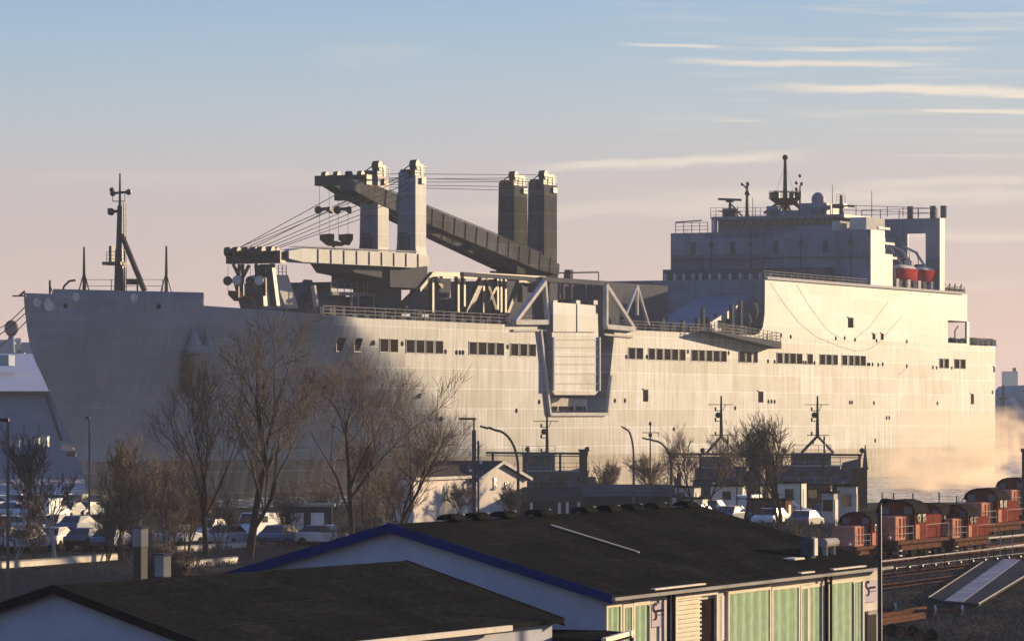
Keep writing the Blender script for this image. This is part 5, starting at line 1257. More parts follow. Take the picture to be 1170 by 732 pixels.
# ------------------------------------------------------------------ locomotives
loco_glass = mat('cab_window_glass', (.12, .125, .14), .3, spec=.5)  # base colour greyed to stand for reflections in the front panes
def locomotive():
    e = empty('locomotive', (0, 0, 0))
    # x along track; +x recedes. cab spans x 2.6..5.4; short hood front x 0..2.6; long hood 5.4..11
    m = MB(); m.box((-1.5, -1.35, 1.05), (11.4, 1.35, 1.3)); m.box((-1.6, -1.4, .75), (-1.5, 1.4, 1.35)); m.box((11.4, -1.4, .75), (11.55, 1.4, 1.35)); m.box((.2, -1.1, .6), (10.6, 1.1, 1.05)); m.build('frame', brown, e)
    m = MB(); m.box((-.9, -.98, 1.3), (2.55, .98, 3.0)); m.build('short_hood', pinkm, e, bevel=.08)
    for x_ in (.3, 1.2): mm = MB(); mm.box((x_-.2, -1.01, 1.5), (x_+.1, -.96, 2.85)); mm.build('hood_door', redm, e)
    m = MB(); m.box((5.5, -.8, 1.3), (11.1, .8, 2.95)); m.build('long_hood', redm, e, bevel=.08)
    m = MB()
    prof = [(-1.3, 1.3), (-1.38, 2.9), (-1.22, 3.55), (-.8, 3.9), (-.3, 4.02), (.3, 4.02), (.8, 3.9), (1.22, 3.55), (1.38, 2.9), (1.3, 1.3)]
    m.prism([(2.6, y, z) for y, z in prof], (2.85, 0, 0)); cab = m.build('cab', redm, e)
    m = MB(); pr = [(-1.5, 3.15), (-1.3, 3.68), (-.82, 4.0), (-.3, 4.12), (.3, 4.12), (.82, 4.0), (1.3, 3.68), (1.5, 3.15), (1.44, 3.15), (1.24, 3.6), (.8, 3.92), (.3, 4.04), (-.3, 4.04), (-.8, 3.92), (-1.24, 3.6), (-1.44, 3.15)]
    m.prism([(2.3, y, z) for y, z in pr], (3.45, 0, 0)); m.build('cab_roof', blackm, e)
    for y_ in (-.85, .85): mm = MB(); mm.box((2.54, y_-.28, 3.1), (2.61, y_+.28, 3.6)); mm.build('window', loco_glass, cab)
    for x_ in (3.0, 4.2): mm = MB(); mm.box((x_, -1.44, 2.5), (x_+.85, -1.34, 3.1)); mm.build('window', glassd, cab)
    m = MB(); m.box((2.65, -1.40, 1.35), (3.6, -1.30, 2.35)); m.build('lit_side_panel', pinkm, cab)
    m = MB()
    rail(m, [(-1.4, -1.3, 1.3), (2.4, -1.3, 1.3)], 1.0, 1.9, .022, 2); rail(m, [(-1.4, -1.3, 1.3), (-1.4, 1.3, 1.3)], 1.0, 1.3, .022, 2); rail(m, [(5.6, -1.3, 1.3), (11.2, -1.3, 1.3)], 1.0, 2.8, .022, 1)
    m.build('handrail', white, e)
    for x_ in (1.2, 3.6, 6.9, 9.3):
        for y_ in (-.85, .85):
            mm = MB(); mm.tube((x_, y_-.07, .5), (x_, y_+.07, .5), .5, n=16); mm.build('wheel', tyre, e)
    for y_ in (-.9, .9):
        mm = MB(); mm.tube((-1.6, y_, 1.05), (-2.0, y_, 1.05), .12, n=8); mm.tube((-2.0, y_, 1.05), (-2.07, y_, 1.05), .24, n=12); mm.build('buffer', steel, e)
        mm = MB(); mm.tube((-1.5, y_*.85, 1.55), (-1.66, y_*.85, 1.55), .12, n=8); mm.build('headlight', chrome, e)
    m = MB(); m.box((-1.5, -1.5, .25), (-.9, -1.35, .35)); m.box((-1.5, -1.5, .6), (-.9, -1.35, .7)); m.build('step', white, e)
    return e
lz = locomotive(); az = math.atan2(du.y, du.x)
LOC = [(1025, 641, -.03, 'red shunting locomotive with domed cab and pink hood, nearest, beside the lamp post'), (1126, 622, .0, 'red locomotive with pale striped handrails right of centre of the row'),
       (1064, 618, .0, 'dark red locomotive cab half hidden behind the nearest locomotive'), (1160, 590, 0, 'red locomotive at the right edge nearest the water'), (985, 630, .0, 'dark red locomotive mostly hidden left of the lamp post'), (1093, 616, 0, 'dark maroon locomotive in the gap between the two lit cabs')]
LP = []
for i, ((_, _, dr, lbl), (cpx, top, sc)) in enumerate(zip(LOC, [(1031, 570, .87), (1127, 557, .87), (1063, 574, .78), (1160, 545, .87), (984, 584, .72), (1094, 576, .74)])):
    o = lz if i == 0 else copy_tree(lz); zt_ = 2.32+4.12*sc; Y = (H-zt_)*F/(top-CY)
    cpos = Vector(((cpx-CX)/F*Y, Y, 2.32)); p = cpos-du*4.0*sc; LP.append(p); o.location = p; o.rotation_euler = (0, 0, az); o.scale = (sc, sc, sc)
    tag(o, lbl, 'locomotive', 'red locomotives in the rail yard')
# tracks
for i, p in enumerate(LP):
    p = Vector((p.x, p.y, 2.2)); m = MB()
    for y_ in (-.75, .75):
        a = p-du*30+dv*y_; b = p+du*60+dv*y_; m.beam((a.x, a.y, 2.27), (b.x, b.y, 2.27), .09)
    k = -30
    while k < 40: a = p+du*k+dv*1.3; b = p+du*k-dv*1.3; m.beam((a.x, a.y, 2.2), (b.x, b.y, 2.2), .12); k += 1.2
    structure(m.build('railway_track', brown))
for q_ in (652.5, 664.5):
    p = G(1060, q_); m = MB()
    for y_ in (-.75, .75):
        a = p-du*25+dv*y_; b = p+du*70+dv*y_; m.beam((a.x, a.y, 2.25), (b.x, b.y, 2.25), .07)
    k = -25
    while k < 60: a = p+du*k+dv*1.3; b = p+du*k-dv*1.3; m.beam((a.x, a.y, 2.19), (b.x, b.y, 2.19), .12); k += .9
    structure(m.build('railway_track', brown))
# catenary post
e = empty('lattice_post', G(1097.5, 632), 0, 'slim pale lattice post between the locomotives', 'post'); c = Vector(e.location); Y = c.y
m = MB(); 
for dx in (-.11, .11): m.beam((dx, 0, 0), (dx, 0, W(1097, 568, Y).z-2.2), .05)
z_ = .2
while z_ < 3.6: m.beam((-.11, 0, z_), (.11, 0, z_+.25), .03); z_ += .3
m.build('lattice', white, e); m = MB(); m.box((-.3, -.3, 0), (.3, .3, .15)); m.build('base', concrete, e)
for px, q0, lbl in [(1008, 563, 'short thin aerial post over the nearest locomotive, left'), (1021, 563, 'short thin aerial post over the nearest locomotive, middle'), (1043, 563, 'thin aerial post behind the nearest locomotive, right'), (1073, 562, 'thin post left of the lattice post'), (1093, 566, 'thin post immediately left of the lattice post')]:
    Yq = 300; e = tag(MB().tube(((px-CX)/F*Yq, Yq, 2.2), W(px, q0, Yq), .05, n=5).build('track_post', steel), lbl, 'post')
# parapet railing
a = G(1004, 657); b = G(1175, 640); 
e = empty('yard_fence', a, 0, 'long white pipe railing with low kerb in front of the locomotives', 'railing'); m = MB(); 
qa = [W(1006, 641, a.y)-a, W(1090, 631.5, (a.y+b.y)/2)-a, W(1130, 627, a.lerp(b, .74).y)-a, W(1178, 622, b.y)-a]; m.path(qa, .04, 6); m.path([p-Vector((0, 0, .45)) for p in qa], .02, 5)
m.build('top_rail', white, e)
for k in range(13):
    t = k/12; g_ = a.lerp(b, t); zt_ = (W(1006, 641, a.y).z*(1-t)+W(1178, 622, b.y).z*t); m = MB(); m.tube(Vector((g_.x, g_.y, 2.2))-a, Vector((g_.x, g_.y, zt_))-a, .035, n=5); m.ball(Vector((g_.x+.15, g_.y-.1, 2.5))-a, .12, 6, 4); m.build('post', steel, e)
a = G(1130, 636); b = G(1178, 630); e = empty('yard_railing', a, 0, 'short white double railing at the right edge above the striped ramp', 'railing')
m = MB(); m.path([W(1129, 614.5, a.y)-a, W(1176, 610, b.y)-a], .06, 6); m.path([W(1129, 627, a.y)-a, W(1176, 621, b.y)-a], .05, 6); m.build('rail', white, e)
for px in (1129, 1143, 1157, 1171): m = MB(); m.tube(W(px, 640-(px-1130)*.1, a.y)-a, W(px, 614-(px-1130)*.1, a.y)-a, .04, n=5); m.build('post', white, e)
# striped ramp
stripe = mat('pale_paving', (.17, .19, .25), .85, var=.3, scale=.8, spec=0.0); asph = mat('dark_paving', (.040, .043, .055), .95, var=.3, scale=.6, spec=0.0)
def quadm(name, pts, mtl, z, th=.12, parent=None):
    m = MB(); P = [G(a, b, z) for a, b in pts]; m.prism(P, (0, 0, -th)); return m.build(name, mtl, parent)
rm = empty('loading_ramp', G(1090, 665), 0, 'sloping dark loading ramp with a pale centre strip at the right', 'ramp')
base = Vector(rm.location)
def rq(name, pts, mtl, z, th=.14):
    m = MB(); P = [G(a, b, z)-base for a, b in pts]; m.prism(P, (0, 0, -th)); return m.build(name, mtl, rm)
rq('deck', [(1061, 682), (1078, 686), (1118, 689), (1186, 648), (1176, 640), (1128, 638)], asph, 2.42)
rq('centre_strip', [(1079, 685.5), (1100, 687), (1166, 638.5), (1147, 638)], stripe, 2.45, .025)
m = MB(); m.beam(G(1061, 682, 2.43)-base, G(1128, 638, 2.43)-base, .05); m.beam(G(1118, 689, 2.43)-base, G(1186, 648, 2.43)-base, .05); m.build('kerb', concrete, rm)
# wheelsets and stacked rails on the ground
def wheelset(px, py, lbl, ang, first=[None]):
    if first[0] is None:
        e = empty('wheelset', (0, 0, 0)); MB().tube((-.75, 0, .45), (.75, 0, .45), .08, n=8).build('axle', brown, e)
        for s in (-1, 1):
            m = MB(); m.tube((s*.72-.06, 0, .45), (s*.72+.06, 0, .45), .45, n=20); wl_ = m.build('wheel', tyre, e); m = MB(); m.tube((s*.72+s*.05, 0, .45), (s*.72+s*.08, 0, .45), .36, n=16); m.build('rim', brown, wl_)
        first[0] = e
    else: e = copy_tree(first[0])
    p = G(px, py); e.location = p; e.rotation_euler = (0, 0, ang); e.scale = (.62, .62, .62); tag(e, lbl, 'wheelset', 'railway wheelsets on the yard ground')
for px, py, lbl, ang in [(1012, 728, 'wheelset lying by the warehouse corner post', .9), (1036, 730, 'wheelset second from the lamp post', .9), (1058, 735, 'wheelset rightmost of the lower row', .9)]: wheelset(px, py, lbl, ang)
def buffer_bar(px0, px1, py, lbl):
    a = G(px0, py, 2.5); b = G(px1, py-1, 2.5); e = empty('buffer_bar', a, 0, lbl, 'iron bar'); MB().tube((0, 0, 0), b-a, .10, .08, n=8).build('bar', brown, e); MB().tube(b-a, b-a+Vector((.08, 0, 0)), .24, n=12).build('disc', white, e)
    MB().box((b-a)-Vector((.3, .2, .3)), (b-a)+Vector((-.1, .2, 0))).build('foot', steel, e)
buffer_bar(1040, 1067.5, 698, 'iron bar with white end disc, left of two on the yard'); buffer_bar(1074, 1098.5, 698, 'iron bar with white end disc, right of two on the yard'); buffer_bar(1005, 1022, 695, 'iron bar with white end disc beside the lamp post')
for i, (p0, q0, p1, q1, lbl) in enumerate([(1004, 706, 1050, 700, 'rusty rail bundle, upper one beside the lamp post'), (1006, 712, 1056, 704, 'rusty rail bundle, lower one above the wheelsets'), (1034, 701, 1058, 697, 'short rusty rail bundle near the white disc')]):
    a = G(p0, q0, 2.4); b = G(p1, q1, 2.4); e = empty('rail_bundle', a, 0, lbl, 'rail bundle')
    for k in range(3): MB().beam(Vector((0, k*.25, k % 2*.12)), b-a+Vector((0, k*.25, k % 2*.12)), .14).build('rail', brown, e)
# ------------------------------------------------------------------ cars
paints = [mat('car_paint_'+n_, c_, .25, var=.05, spec=.5) for n_, c_ in [('white', (.55, .55, .55)), ('silver', (.35, .36, .38)), ('black', (.02, .02, .022)), ('blue', (.03, .05, .12)), ('red', (.22, .03, .02)), ('grey', (.12, .12, .13))]]
pn = ['white', 'silver', 'black', 'blue', 'red', 'grey']
for m_ in paints: m_.node_tree.nodes['Principled BSDF'].inputs['Coat Weight'].default_value = .6
def car(pi, van=False):
    e = empty('parked_car', (0, 0, 0))
    W2 = .86
    if van: low = [(-2.3, .35), (-2.35, 1.0), (-2.3, 1.9), (1.1, 1.95), (1.7, 1.15), (2.35, .95), (2.4, .35)]
    else: low = [(-2.1, .35), (-2.15, .75), (-2.05, .95), (-1.3, 1.0), (.9, .98), (2.0, .80), (2.12, .6), (2.1, .35)]
    m = MB(); m.prism([(x_, -W2, z_) for x_, z_ in low], (0, 2*W2, 0)); body = m.build('body', paints[pi], e, bevel=.07)
    if not van:
        A = [(-1.75, .97), (-1.15, 1.42), (.35, 1.44), (1.1, .97)]
        vs = [(x_, s*(W2-.05 if z_ < 1 else W2-.2), z_) for s in (-1, 1) for x_, z_ in A]
        MB().add(vs, [(0, 1, 2, 3), (7, 6, 5, 4), (0, 4, 5, 1), (1, 5, 6, 2), (2, 6, 7, 3), (3, 7, 4, 0)]).build('window', glassd, e)
        B = [(-1.2, 1.40), (-1.1, 1.46), (.3, 1.48), (.42, 1.42)]
        MB().prism([(x_, -W2+.2, z_) for x_, z_ in B], (0, 2*W2-.4, 0)).build('roof', paints[pi], e)
    else:
        MB().add([(1.14, -.75, 1.86), (1.14, .75, 1.86), (1.68, .78, 1.2), (1.68, -.78, 1.2)], [(0, 1, 2, 3)]).build('windscreen', glassd, e).location.x = .03
        for s in (-1, 1): MB().box((.3, s*W2-.02, 1.25), (1.15, s*W2+.02, 1.7)).build('window', glassd, e)
    for x_ in (-1.35, 1.35):
        for s in (-1, 1):
            MB().tube((x_, s*(W2-.18), .32), (x_, s*(W2+.02), .32), .32, n=14).build('wheel', tyre, e)
    for s in (-1, 1): MB().box((2.02, s*.62-.14, .6), (2.14, s*.62+.14, .74)).build('headlight', chrome, e)
    return e
protos = [car(i) for i in range(6)]; vanp = car(0, True)
used = set()
def put_car(kind, px, py, rz, label):
    src = vanp if kind == 'van' else protos[kind]
    o = src if src not in used else copy_tree(src); used.add(src)
    p = G(px, py); o.location = p; o.rotation_euler = (0, 0, rz); tag(o, label, 'van' if kind == 'van' else 'car', 'vehicles parked on the lot')
    if kind == 'van': o.name = 'parked_van'
random.seed(21)
spots = []
rowname = {0: 'back row', 1: 'second row', 2: 'third row', 3: 'front row'}
rows = [(0, 583, 0, 110, 17), (1, 594, -5, 120, 19), (2, 610, -3, 100, 22), (3, 628, 5, 140, 30)]
for r_, py, a_, b_, st_ in rows:
    x_ = a_; k = 0
    while x_ < b_:
        spots.append((x_+random.uniform(-2, 2), py+random.uniform(-1.5, 1.5), r_, k)); x_ += st_+random.uniform(-2, 4); k += 1
for k, px in enumerate((205, 238, 262, 296, 322, 352, 372)): spots.append((px, 616 if k % 2 else 624, 4, k))
for k, (px, py) in enumerate([(795, 596), (815, 590), (838, 598), (856, 590), (880, 601), (900, 592), (921, 604), (942, 596)]): spots.append((px, py, 5, k))
ordw = ['first', 'second', 'third', 'fourth', 'fifth', 'sixth', 'seventh', 'eighth', 'ninth', 'tenth', 'eleventh']
colseq = [0, 1, 2, 0, 5, 1, 0, 3, 1, 4, 0, 1, 0, 5]
for i, (px, py, r_, k) in enumerate(spots):
    kd = colseq[(i*5+r_*3) % 14]; kind = 'van' if i in (10, 26, 33) else kd
    nm = 'white van' if kind == 'van' else pn[kd]+' car'
    where = (rowname[r_]+' of the left car park') if r_ < 4 else ('row behind the tallest tree' if r_ == 4 else 'lot behind the warehouse ridge')
    put_car(kind, px, py, random.choice([1.2, 1.25, -1.9, 1.1, -.4, -2.0, 1.3]), 'parked %s, %s from left in the %s' % (nm, ordw[k], where))
for pr_ in protos+[vanp]:
    if pr_ not in used:
        for ch in list(pr_.children): bpy.data.objects.remove(ch)
        bpy.data.objects.remove(pr_)
# low pale wall along the lot
for p0, p1, q_, lbl in [(2, 137, (649, 639), 'low pale crumbling wall left of the chimneys'), (203, 292, (631, 624), 'upper low pale wall between the chimneys and the big tree'), (200, 272, (650, 643), 'lower low pale wall between the chimneys and the big tree')]:
    a = G(p0, q_[0]); b = G(p1, q_[1]); e = empty('low_wall', a, 0, lbl, 'wall'); m = MB(); d_ = b-a; n_ = Vector((-d_.y, d_.x, 0)).normalized()*.25
    m.prism([Vector((0, 0, 0)), d_, d_+Vector((0, 0, .32)), Vector((0, 0, .32))], n_); m.build('masonry', cream, e)
    m = MB(); m.prism([Vector((0, 0, .33)), d_+Vector((0, 0, .33)), d_+Vector((0, 0, .4)), Vector((0, 0, .4))], n_*1.3); m.build('coping', concrete, e)
# dark long shed under the bow (brown mass)
slab_building('brick_store', 'dark brown long brick store under the ship bow behind the shrubs', 'building', 138, 232, 572, 563, 372, 10, brown, tileroof)
# small grey kiosk seen through the big tree
e = empty('kiosk', G(352, 622), 0, 'small grey glazed kiosk seen behind the big tree trunk', 'kiosk')
MB().box((-1.6, 0, 0), (1.6, 2, 2.6)).build('wall', slateb, e); MB().box((-1.8, -.2, 2.6), (1.8, 2.2, 2.8)).build('roof', concrete, e)
for x_ in (-1.2, .2): MB().box((x_, -.06, 1.0), (x_+.9, .02, 2.2)).build('window', chrome, e)

random.seed(33)
hutl = ['white flat-roofed hut', 'grey equipment hut', 'cream cabin with dark door', 'dark flat container', 'pale tool shed', 'rusty brown container', 'small white cabin', 'grey-blue container', 'pale low kiosk', 'brown timber hut', 'white tall locker', 'grey low hut']
hutp = ['left of the middle boat', 'under the middle tripod mast', 'right of the middle tripod mast', 'beside the bare tree pair', 'left of the right tripod mast', 'under the right tripod mast', 'at the foot of the square tower', 'below the tall funnel', 'behind the ridge end', 'behind the long roof slope', 'left of the square tower', 'between the two tripod masts']
for i, (px, q_, wd, ht, mt_) in enumerate([(782, 572, 2.4, 2.2, white), (806, 566, 2.0, 2.4, tugm), (833, 570, 3.0, 2.2, cream), (861, 566, 2.6, 2.0, steel), (905, 572, 2.2, 2.6, cream), (930, 568, 3.2, 2.2, brown), (968, 585, 1.6, 3.0, white), (958, 566, 2.4, 2.0, slateb),
                                          (795, 582, 1.6, 1.8, cream), (884, 584, 2.6, 1.8, brown), (948, 588, 1.0, 2.6, white), (868, 580, 2.0, 1.6, slateb)]):
    p = G(px, q_+12); e = empty('quay_hut', p, math.atan2(du.y, du.x)+random.uniform(-.3, .3), hutl[i]+' '+hutp[i], 'hut')
    MB().box((-wd/2, -wd/2, 0), (wd/2, wd/2, ht)).build('wall', mt_, e); MB().box((-wd/2-.15, -wd/2-.15, ht), (wd/2+.15, wd/2+.15, ht+.15)).build('roof', roofm, e)
    MB().box((-.3, -wd/2-.05, 0), (.5, -wd/2+.02, ht*.8)).build('door', steel, e); MB().box((-wd/2-.05, -.4, ht*.45), (-wd/2+.02, .4, ht*.8)).build('window', glassd, e)
for i, (px, q0) in enumerate([(775, 530), (842, 534), (868, 536), (915, 540), (946, 545), (962, 540), (1001, 585)]):
    p = G(px, 596); e = empty('yard_pole', p, 0, 'thin dark pole, %s from left on the lot behind the ridge' % ['first', 'second', 'third', 'fourth', 'fifth', 'sixth', 'seventh'][i], 'pole')
    MB().tube((0, 0, 0), (0, 0, W(px, q0, p.y).z-2.2), .07, .05, n=6).build('pole', steel, e); MB().box((-.25, -.1, W(px, q0, p.y).z-2.25), (.25, .1, W(px, q0, p.y).z-2.1)).build('crosshead', steel, e)
# ------------------------------------------------------------------ trees
def tree_mesh(seed, height, spread, levels=5, lean=(0, 0), trunks=1, r0=.2, up=.35, twigs=3, fork=.28, tw=.014):
    rnd = random.Random(seed); T = MB(); K_ = MB()
    def grow(p, d, ln, r, lv):
        segs = 3 if lv < 3 else 2; mbx = T if lv <= 1 else K_; q_ = p; pts = [p]
        for s in range(segs):
            d = (d+Vector((rnd.gauss(0, .10), rnd.gauss(0, .10), rnd.gauss(0, .06)+up*.06))).normalized(); q2 = q_+d*ln/segs
            ra = r*(1-.45*s/segs); rb = r*(1-.45*(s+1)/segs); mbx.tube(q_, q2, ra, rb, n=(6 if lv == 0 else 4 if lv < 3 else 3), cap=False); q_ = q2; pts.append(q2)
        if lv >= levels: return
        n_ = (3 if lv < 2 else twigs)
        for k in range(n_ + (1 if lv > 0 else 2)):
            f = rnd.uniform(.30 if lv else fork, 1.0) if k < n_ else 1.0
            i = min(segs-1, int(f*segs)); bp_ = pts[i].lerp(pts[i+1], f*segs-i) if f < 1 else pts[-1]
            a = rnd.uniform(0, 2*math.pi); tilt = rnd.uniform(.35, .85)*spread if f < 1 else rnd.uniform(.1, .35)
            o_ = d.orthogonal().normalized(); s_ = d.cross(o_); nd = (d*math.cos(tilt)+(o_*math.cos(a)+s_*math.sin(a))*math.sin(tilt)+Vector((0, 0, up*.35))).normalized()
            grow(bp_, nd, ln*rnd.uniform(.55, .8), max(tw, r*rnd.uniform(.42, .6)), lv+1)
    for t_ in range(trunks):
        a = rnd.uniform(0, 6.28); d = Vector((lean[0]+(.22*math.cos(a) if trunks > 1 else 0), lean[1]+(.15*math.sin(a) if trunks > 1 else 0), 1)).normalized()
        grow(Vector((.35*math.cos(a)*(trunks > 1), .3*math.sin(a)*(trunks > 1), 0)), d, height*.36, r0*(1 if t_ == 0 else .7), 0)
    zmax = max(v[2] for v in K_.v); k = height/zmax
    for B_ in (T, K_): B_.v = [(x_*k, y_*k, z_*k) for x_, y_, z_ in B_.v]
    return T, K_
def tree(seed, px, py, topq, label, group=None, bark_=bark, tw_=twig, name='bare_tree', Y=None, **kw):
    p = G(px, py) if Y is None else Vector(((px-CX)/F*Y, Y, 2.2)); h_ = W(px, topq, p.y).z-2.2
    e = empty(name, p, 0, label, 'tree', group); T, K_ = tree_mesh(seed, h_, **kw)
    T.build('trunk', bark_, e, smooth='keep'); K_.build('crown', tw_, e, smooth='keep'); return e
tree(4, 284, 640, 332, 'tallest bare tree with dark trunk in front of the ship bow', spread=1.05, levels=6, lean=(.07, 0), r0=.30, twigs=2, up=.42, tw=.022)
tree(9, 236, 640, 395, 'bare tree with slim straight trunk immediately left of the tallest tree', spread=.8, levels=6, lean=(-.03, 0), r0=.2, twigs=2, up=.5)
tree(13, 402, 628, 388, 'wide bare tree with pale stem right of the tallest tree', spread=1.1, levels=6, lean=(.05, 0), r0=.22, twigs=2, up=.3, tw_=twig3, tw=.018)
tree(17, 448, 628, 430, 'bare leaning tree in front of the hull shadow edge', spread=1.0, levels=5, lean=(.2, 0), r0=.16, twigs=3, tw_=twig3)
tree(23, 182, 655, 548, 'small bare tree with pale stem in front of the brown store', spread=.9, levels=5, r0=.12, bark_=birch, twigs=3)
# trees by the boats
tree(31, 688, 585, 520, 'small bare tree left of the short curved lamp', spread=.9, levels=5, r0=.13, trunks=2, tw_=twig3, bark_=twig3)
tree(33, 752, 588, 512, 'low spreading bare tree beside the crossbar mast', spread=1.0, levels=5, r0=.14, trunks=2, tw_=twig3, bark_=twig3)
tree(35, 800, 596, 480, 'bare tree left of the middle tripod mast', spread=.9, levels=5, r0=.16, trunks=2, tw_=twig3)
tree(36, 850, 600, 478, 'bare tree between the two tripod masts', spread=.9, levels=6, r0=.17, tw_=twig3, twigs=2)
tree(37, 893, 606, 462, 'dark bare tree immediately left of the right tripod mast', spread=.95, levels=5, r0=.20, trunks=2, twigs=3, tw=.02)
tree(38, 500, 600, 540, 'small bare tree in front of the cream wing wall', spread=.9, levels=5, r0=.12, trunks=2)
tree(39, 525, 605, 548, 'small bare tree beside the laddered mast', spread=.9, levels=5, r0=.10)
tree(40, 590, 605, 548, 'small bare tree in front of the cream gable', spread=.9, levels=5, r0=.10, trunks=2)
tree(41, 955, 640, 585, 'leaning bare tree beside the roof stack of the warehouse', spread=1.0, levels=5, r0=.14, lean=(-.4, 0), Y=170)
tree(42, 186, 640, 600, 'bushy twiggy tree above the two chimneys', spread=1.2, levels=6, r0=.10, trunks=3, Y=178, tw_=twig)
# red-brown shrub trees on the left: three kinds copied
SH = []
for s, kw in ((51, dict(spread=.9, levels=4, r0=.08, trunks=3, twigs=3)), (52, dict(spread=1.1, levels=4, r0=.07, trunks=4, twigs=3)), (53, dict(spread=.8, levels=5, r0=.12, trunks=1, twigs=3))):
    e = empty('shrub_tree', (0, 0, 0)); T, K_ = tree_mesh(s, 6.0, tw=.016, **kw); T.build('trunk', bark if s < 53 else birch, e, smooth='keep'); K_.build('crown', twig2, e, smooth='keep'); SH.append(e)
su = set()
wherel = ['at the left edge', 'by the dark lamp post', 'below the shed wall', 'in front of the shed corner', 'under the ship stem', 'right of the pale lamp post', 'in front of the bow', 'left of the brown store', 'before the brown store', 'above the brown store roof',
          'right of the brown store', 'left of the slim trunk', 'between the slim trunk and tallest tree', 'behind the tallest trunk', 'right of the tallest trunk', 'left of the pale stem', 'right of the pale stem', 'left of the cream wing', 'under the hull shadow edge', 'beside the kiosk']
for i, (px, py, q_, kd) in enumerate([(-6, 640, 575, 0), (18, 650, 560, 2), (44, 645, 582, 1), (62, 640, 482, 2), (120, 640, 560, 1), (142, 640, 515, 0), (158, 634, 488, 2), (194, 630, 505, 0),
                                      (210, 636, 520, 1), (256, 632, 545, 1), (330, 622, 540, 1), (365, 620, 540, 0), (420, 622, 530, 1), (462, 618, 530, 0), (440, 614, 490, 2), (385, 640, 590, 0)]):
    o = SH[kd] if kd not in su else copy_tree(SH[kd]); su.add(kd); p = G(px, py); h_ = W(px, q_, p.y).z-2.2; o.location = p; o.scale = (h_/6*1.0, h_/6, h_/6); o.rotation_euler = (0, 0, i*1.7)
    tag(o, ['red-brown twiggy shrub tree ', 'spreading red-brown shrub tree ', 'slender pale-stemmed birch '][kd]+wherel[i], 'shrub' if kd < 2 else 'birch', 'shrub trees between the car park and the workshop')
# undergrowth
rnd = random.Random(77); m = MB(); RB = MB()
def tuft(p, h_, n_):
    for k in range(n_):
        a = rnd.uniform(0, 6.28); b_ = Vector((math.cos(a)*rnd.uniform(.1, .6), math.sin(a)*rnd.uniform(.1, .6), 1)).normalized(); q0 = p+Vector((rnd.gauss(0, .25), rnd.gauss(0, .25), 0)); q1 = q0+b_*h_*rnd.uniform(.5, 1)
        w__ = Vector((.02, 0, 0)); m.add([q0-w__, q0+w__, q1], [(0, 1, 2)])
        q2 = q0.lerp(q1, .5)+Vector((rnd.gauss(0, .3), rnd.gauss(0, .2), h_*.3)); m.add([q0.lerp(q1, .4)-w__, q0.lerp(q1, .4)+w__, q2], [(0, 1, 2)])
for k in range(1700):
    px = rnd.uniform(-20, 300); py = rnd.uniform(655, 705); tuft(G(px, py), rnd.uniform(.25, .75), 9)
for k in range(700):
    px = rnd.uniform(150, 480); py = rnd.uniform(628, 648); tuft(G(px, py), rnd.uniform(.2, .8), 8)
for k in range(500):
    px = rnd.uniform(660, 985); py = rnd.uniform(600, 650); tuft(G(px, py), rnd.uniform(.3, 1.1), 8)
for k in range(900):
    px = rnd.uniform(1004, 1185); py = rnd.uniform(648, 735); tuft(G(px, py), rnd.uniform(.06, .28), 5)
um = m; m = RB
for k in range(520):
    px = rnd.uniform(86, 186); py = rnd.uniform(578, 588); tuft(G(px, py), rnd.uniform(1.2, 2.3), 8)
m = um
straw = mat('dry_reed', (.42, .33, .18), .9, var=.3)
tag(RB.build('reeds', straw, smooth='keep'), 'sunlit straw coloured reeds along the quay below the ship bow', 'reeds', kind='stuff')
tag(m.build('undergrowth', twig, smooth='keep'), 'dense brown leafless undergrowth and brambles along the car park edge', 'undergrowth', kind='stuff')

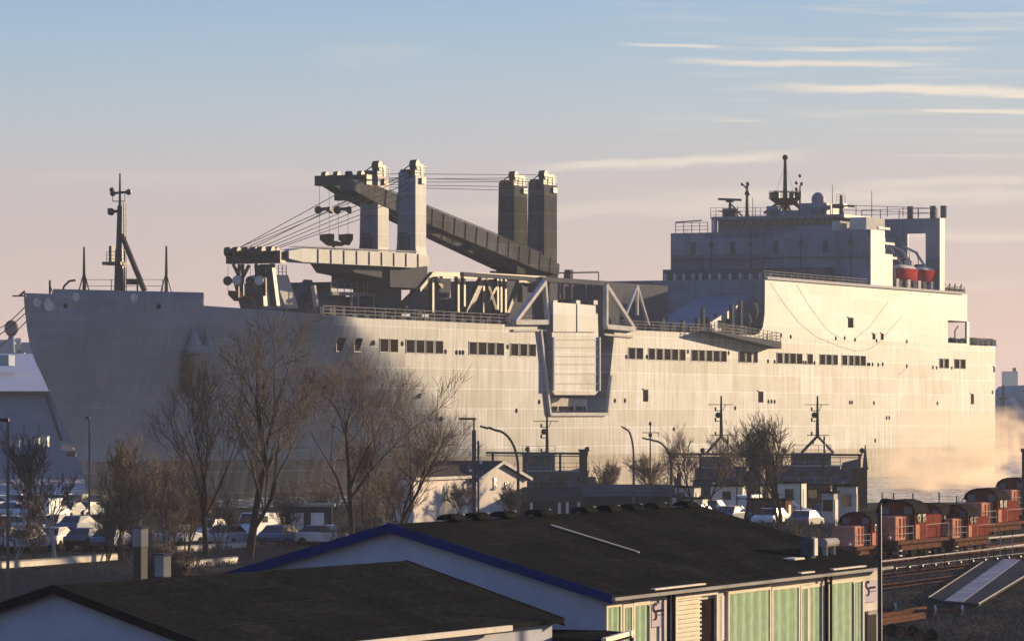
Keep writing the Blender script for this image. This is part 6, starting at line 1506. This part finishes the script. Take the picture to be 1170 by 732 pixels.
# ------------------------------------------------------------------ sea smoke and haze
def vol_mat(name, col, dens, noise=None, aniso=0.0):
    m = bpy.data.materials.new(name); m.use_nodes = True; t = m.node_tree; n = t.nodes; l = t.links; n.remove(n['Principled BSDF']); v = n.new('ShaderNodeVolumePrincipled')
    v.inputs['Color'].default_value = (*col, 1); v.inputs['Density'].default_value = dens; v.inputs['Anisotropy'].default_value = aniso; l.new(v.outputs[0], n['Material Output'].inputs['Volume'])
    return m, n, l, v
sm_m, n_, l_, v_ = vol_mat('sea_smoke', (.62, .53, .44), 0.05, aniso=.2)
c_ = n_.new('ShaderNodeTexCoord'); mp_ = n_.new('ShaderNodeMapping'); mp_.inputs['Scale'].default_value = (.14, .06, .26); l_.new(c_.outputs['Object'], mp_.inputs[0])
ns_ = n_.new('ShaderNodeTexNoise'); ns_.inputs['Scale'].default_value = 1.0; ns_.inputs['Detail'].default_value = 5; ns_.inputs['Distortion'].default_value = .4; l_.new(mp_.outputs[0], ns_.inputs['Vector'])
sz_ = n_.new('ShaderNodeSeparateXYZ'); l_.new(c_.outputs['Object'], sz_.inputs[0])
fz_ = n_.new('ShaderNodeMapRange'); fz_.inputs[1].default_value = 12.5; fz_.inputs[2].default_value = 1.5; l_.new(sz_.outputs['Z'], fz_.inputs[0])
th_ = n_.new('ShaderNodeMapRange'); th_.inputs[1].default_value = .52; th_.inputs[2].default_value = .66; l_.new(ns_.outputs[0], th_.inputs[0])
mu_ = n_.new('ShaderNodeMath'); mu_.operation = 'MULTIPLY'; l_.new(fz_.outputs[0], mu_.inputs[0]); l_.new(th_.outputs[0], mu_.inputs[1])
mu2 = n_.new('ShaderNodeMath'); mu2.operation = 'MULTIPLY'; mu2.inputs[1].default_value = .14; l_.new(mu_.outputs[0], mu2.inputs[0]); l_.new(mu2.outputs[0], v_.inputs['Density'])
sm = MB(); sv = []
for z_ in (1.8, 15.5):
    for (px, Y_) in ((995, 530), (1060, 500), (1150, 520), (1190, 640), (1142, 668), (1005, 545)): sv.append(((px-CX)/F*Y_, Y_, z_))
n6 = 6; sm.add(sv, [tuple(reversed(range(6))), tuple(range(6, 12))]+[(i, (i+1) % 6, 6+(i+1) % 6, 6+i) for i in range(6)])
tag(sm.build('sea_smoke', sm_m), 'drifting sunlit sea smoke over the water beside the stern', 'smoke', kind='stuff')
hz_m, *_ = vol_mat('haze_air', (.72, .80, .95), .00009, aniso=.0)
ZTOP = 62
hb2 = MB().box((-1500, -80, -3), (1500, 3400, ZTOP)).build('haze', hz_m)
tag(hb2, None, None, kind='stuff')
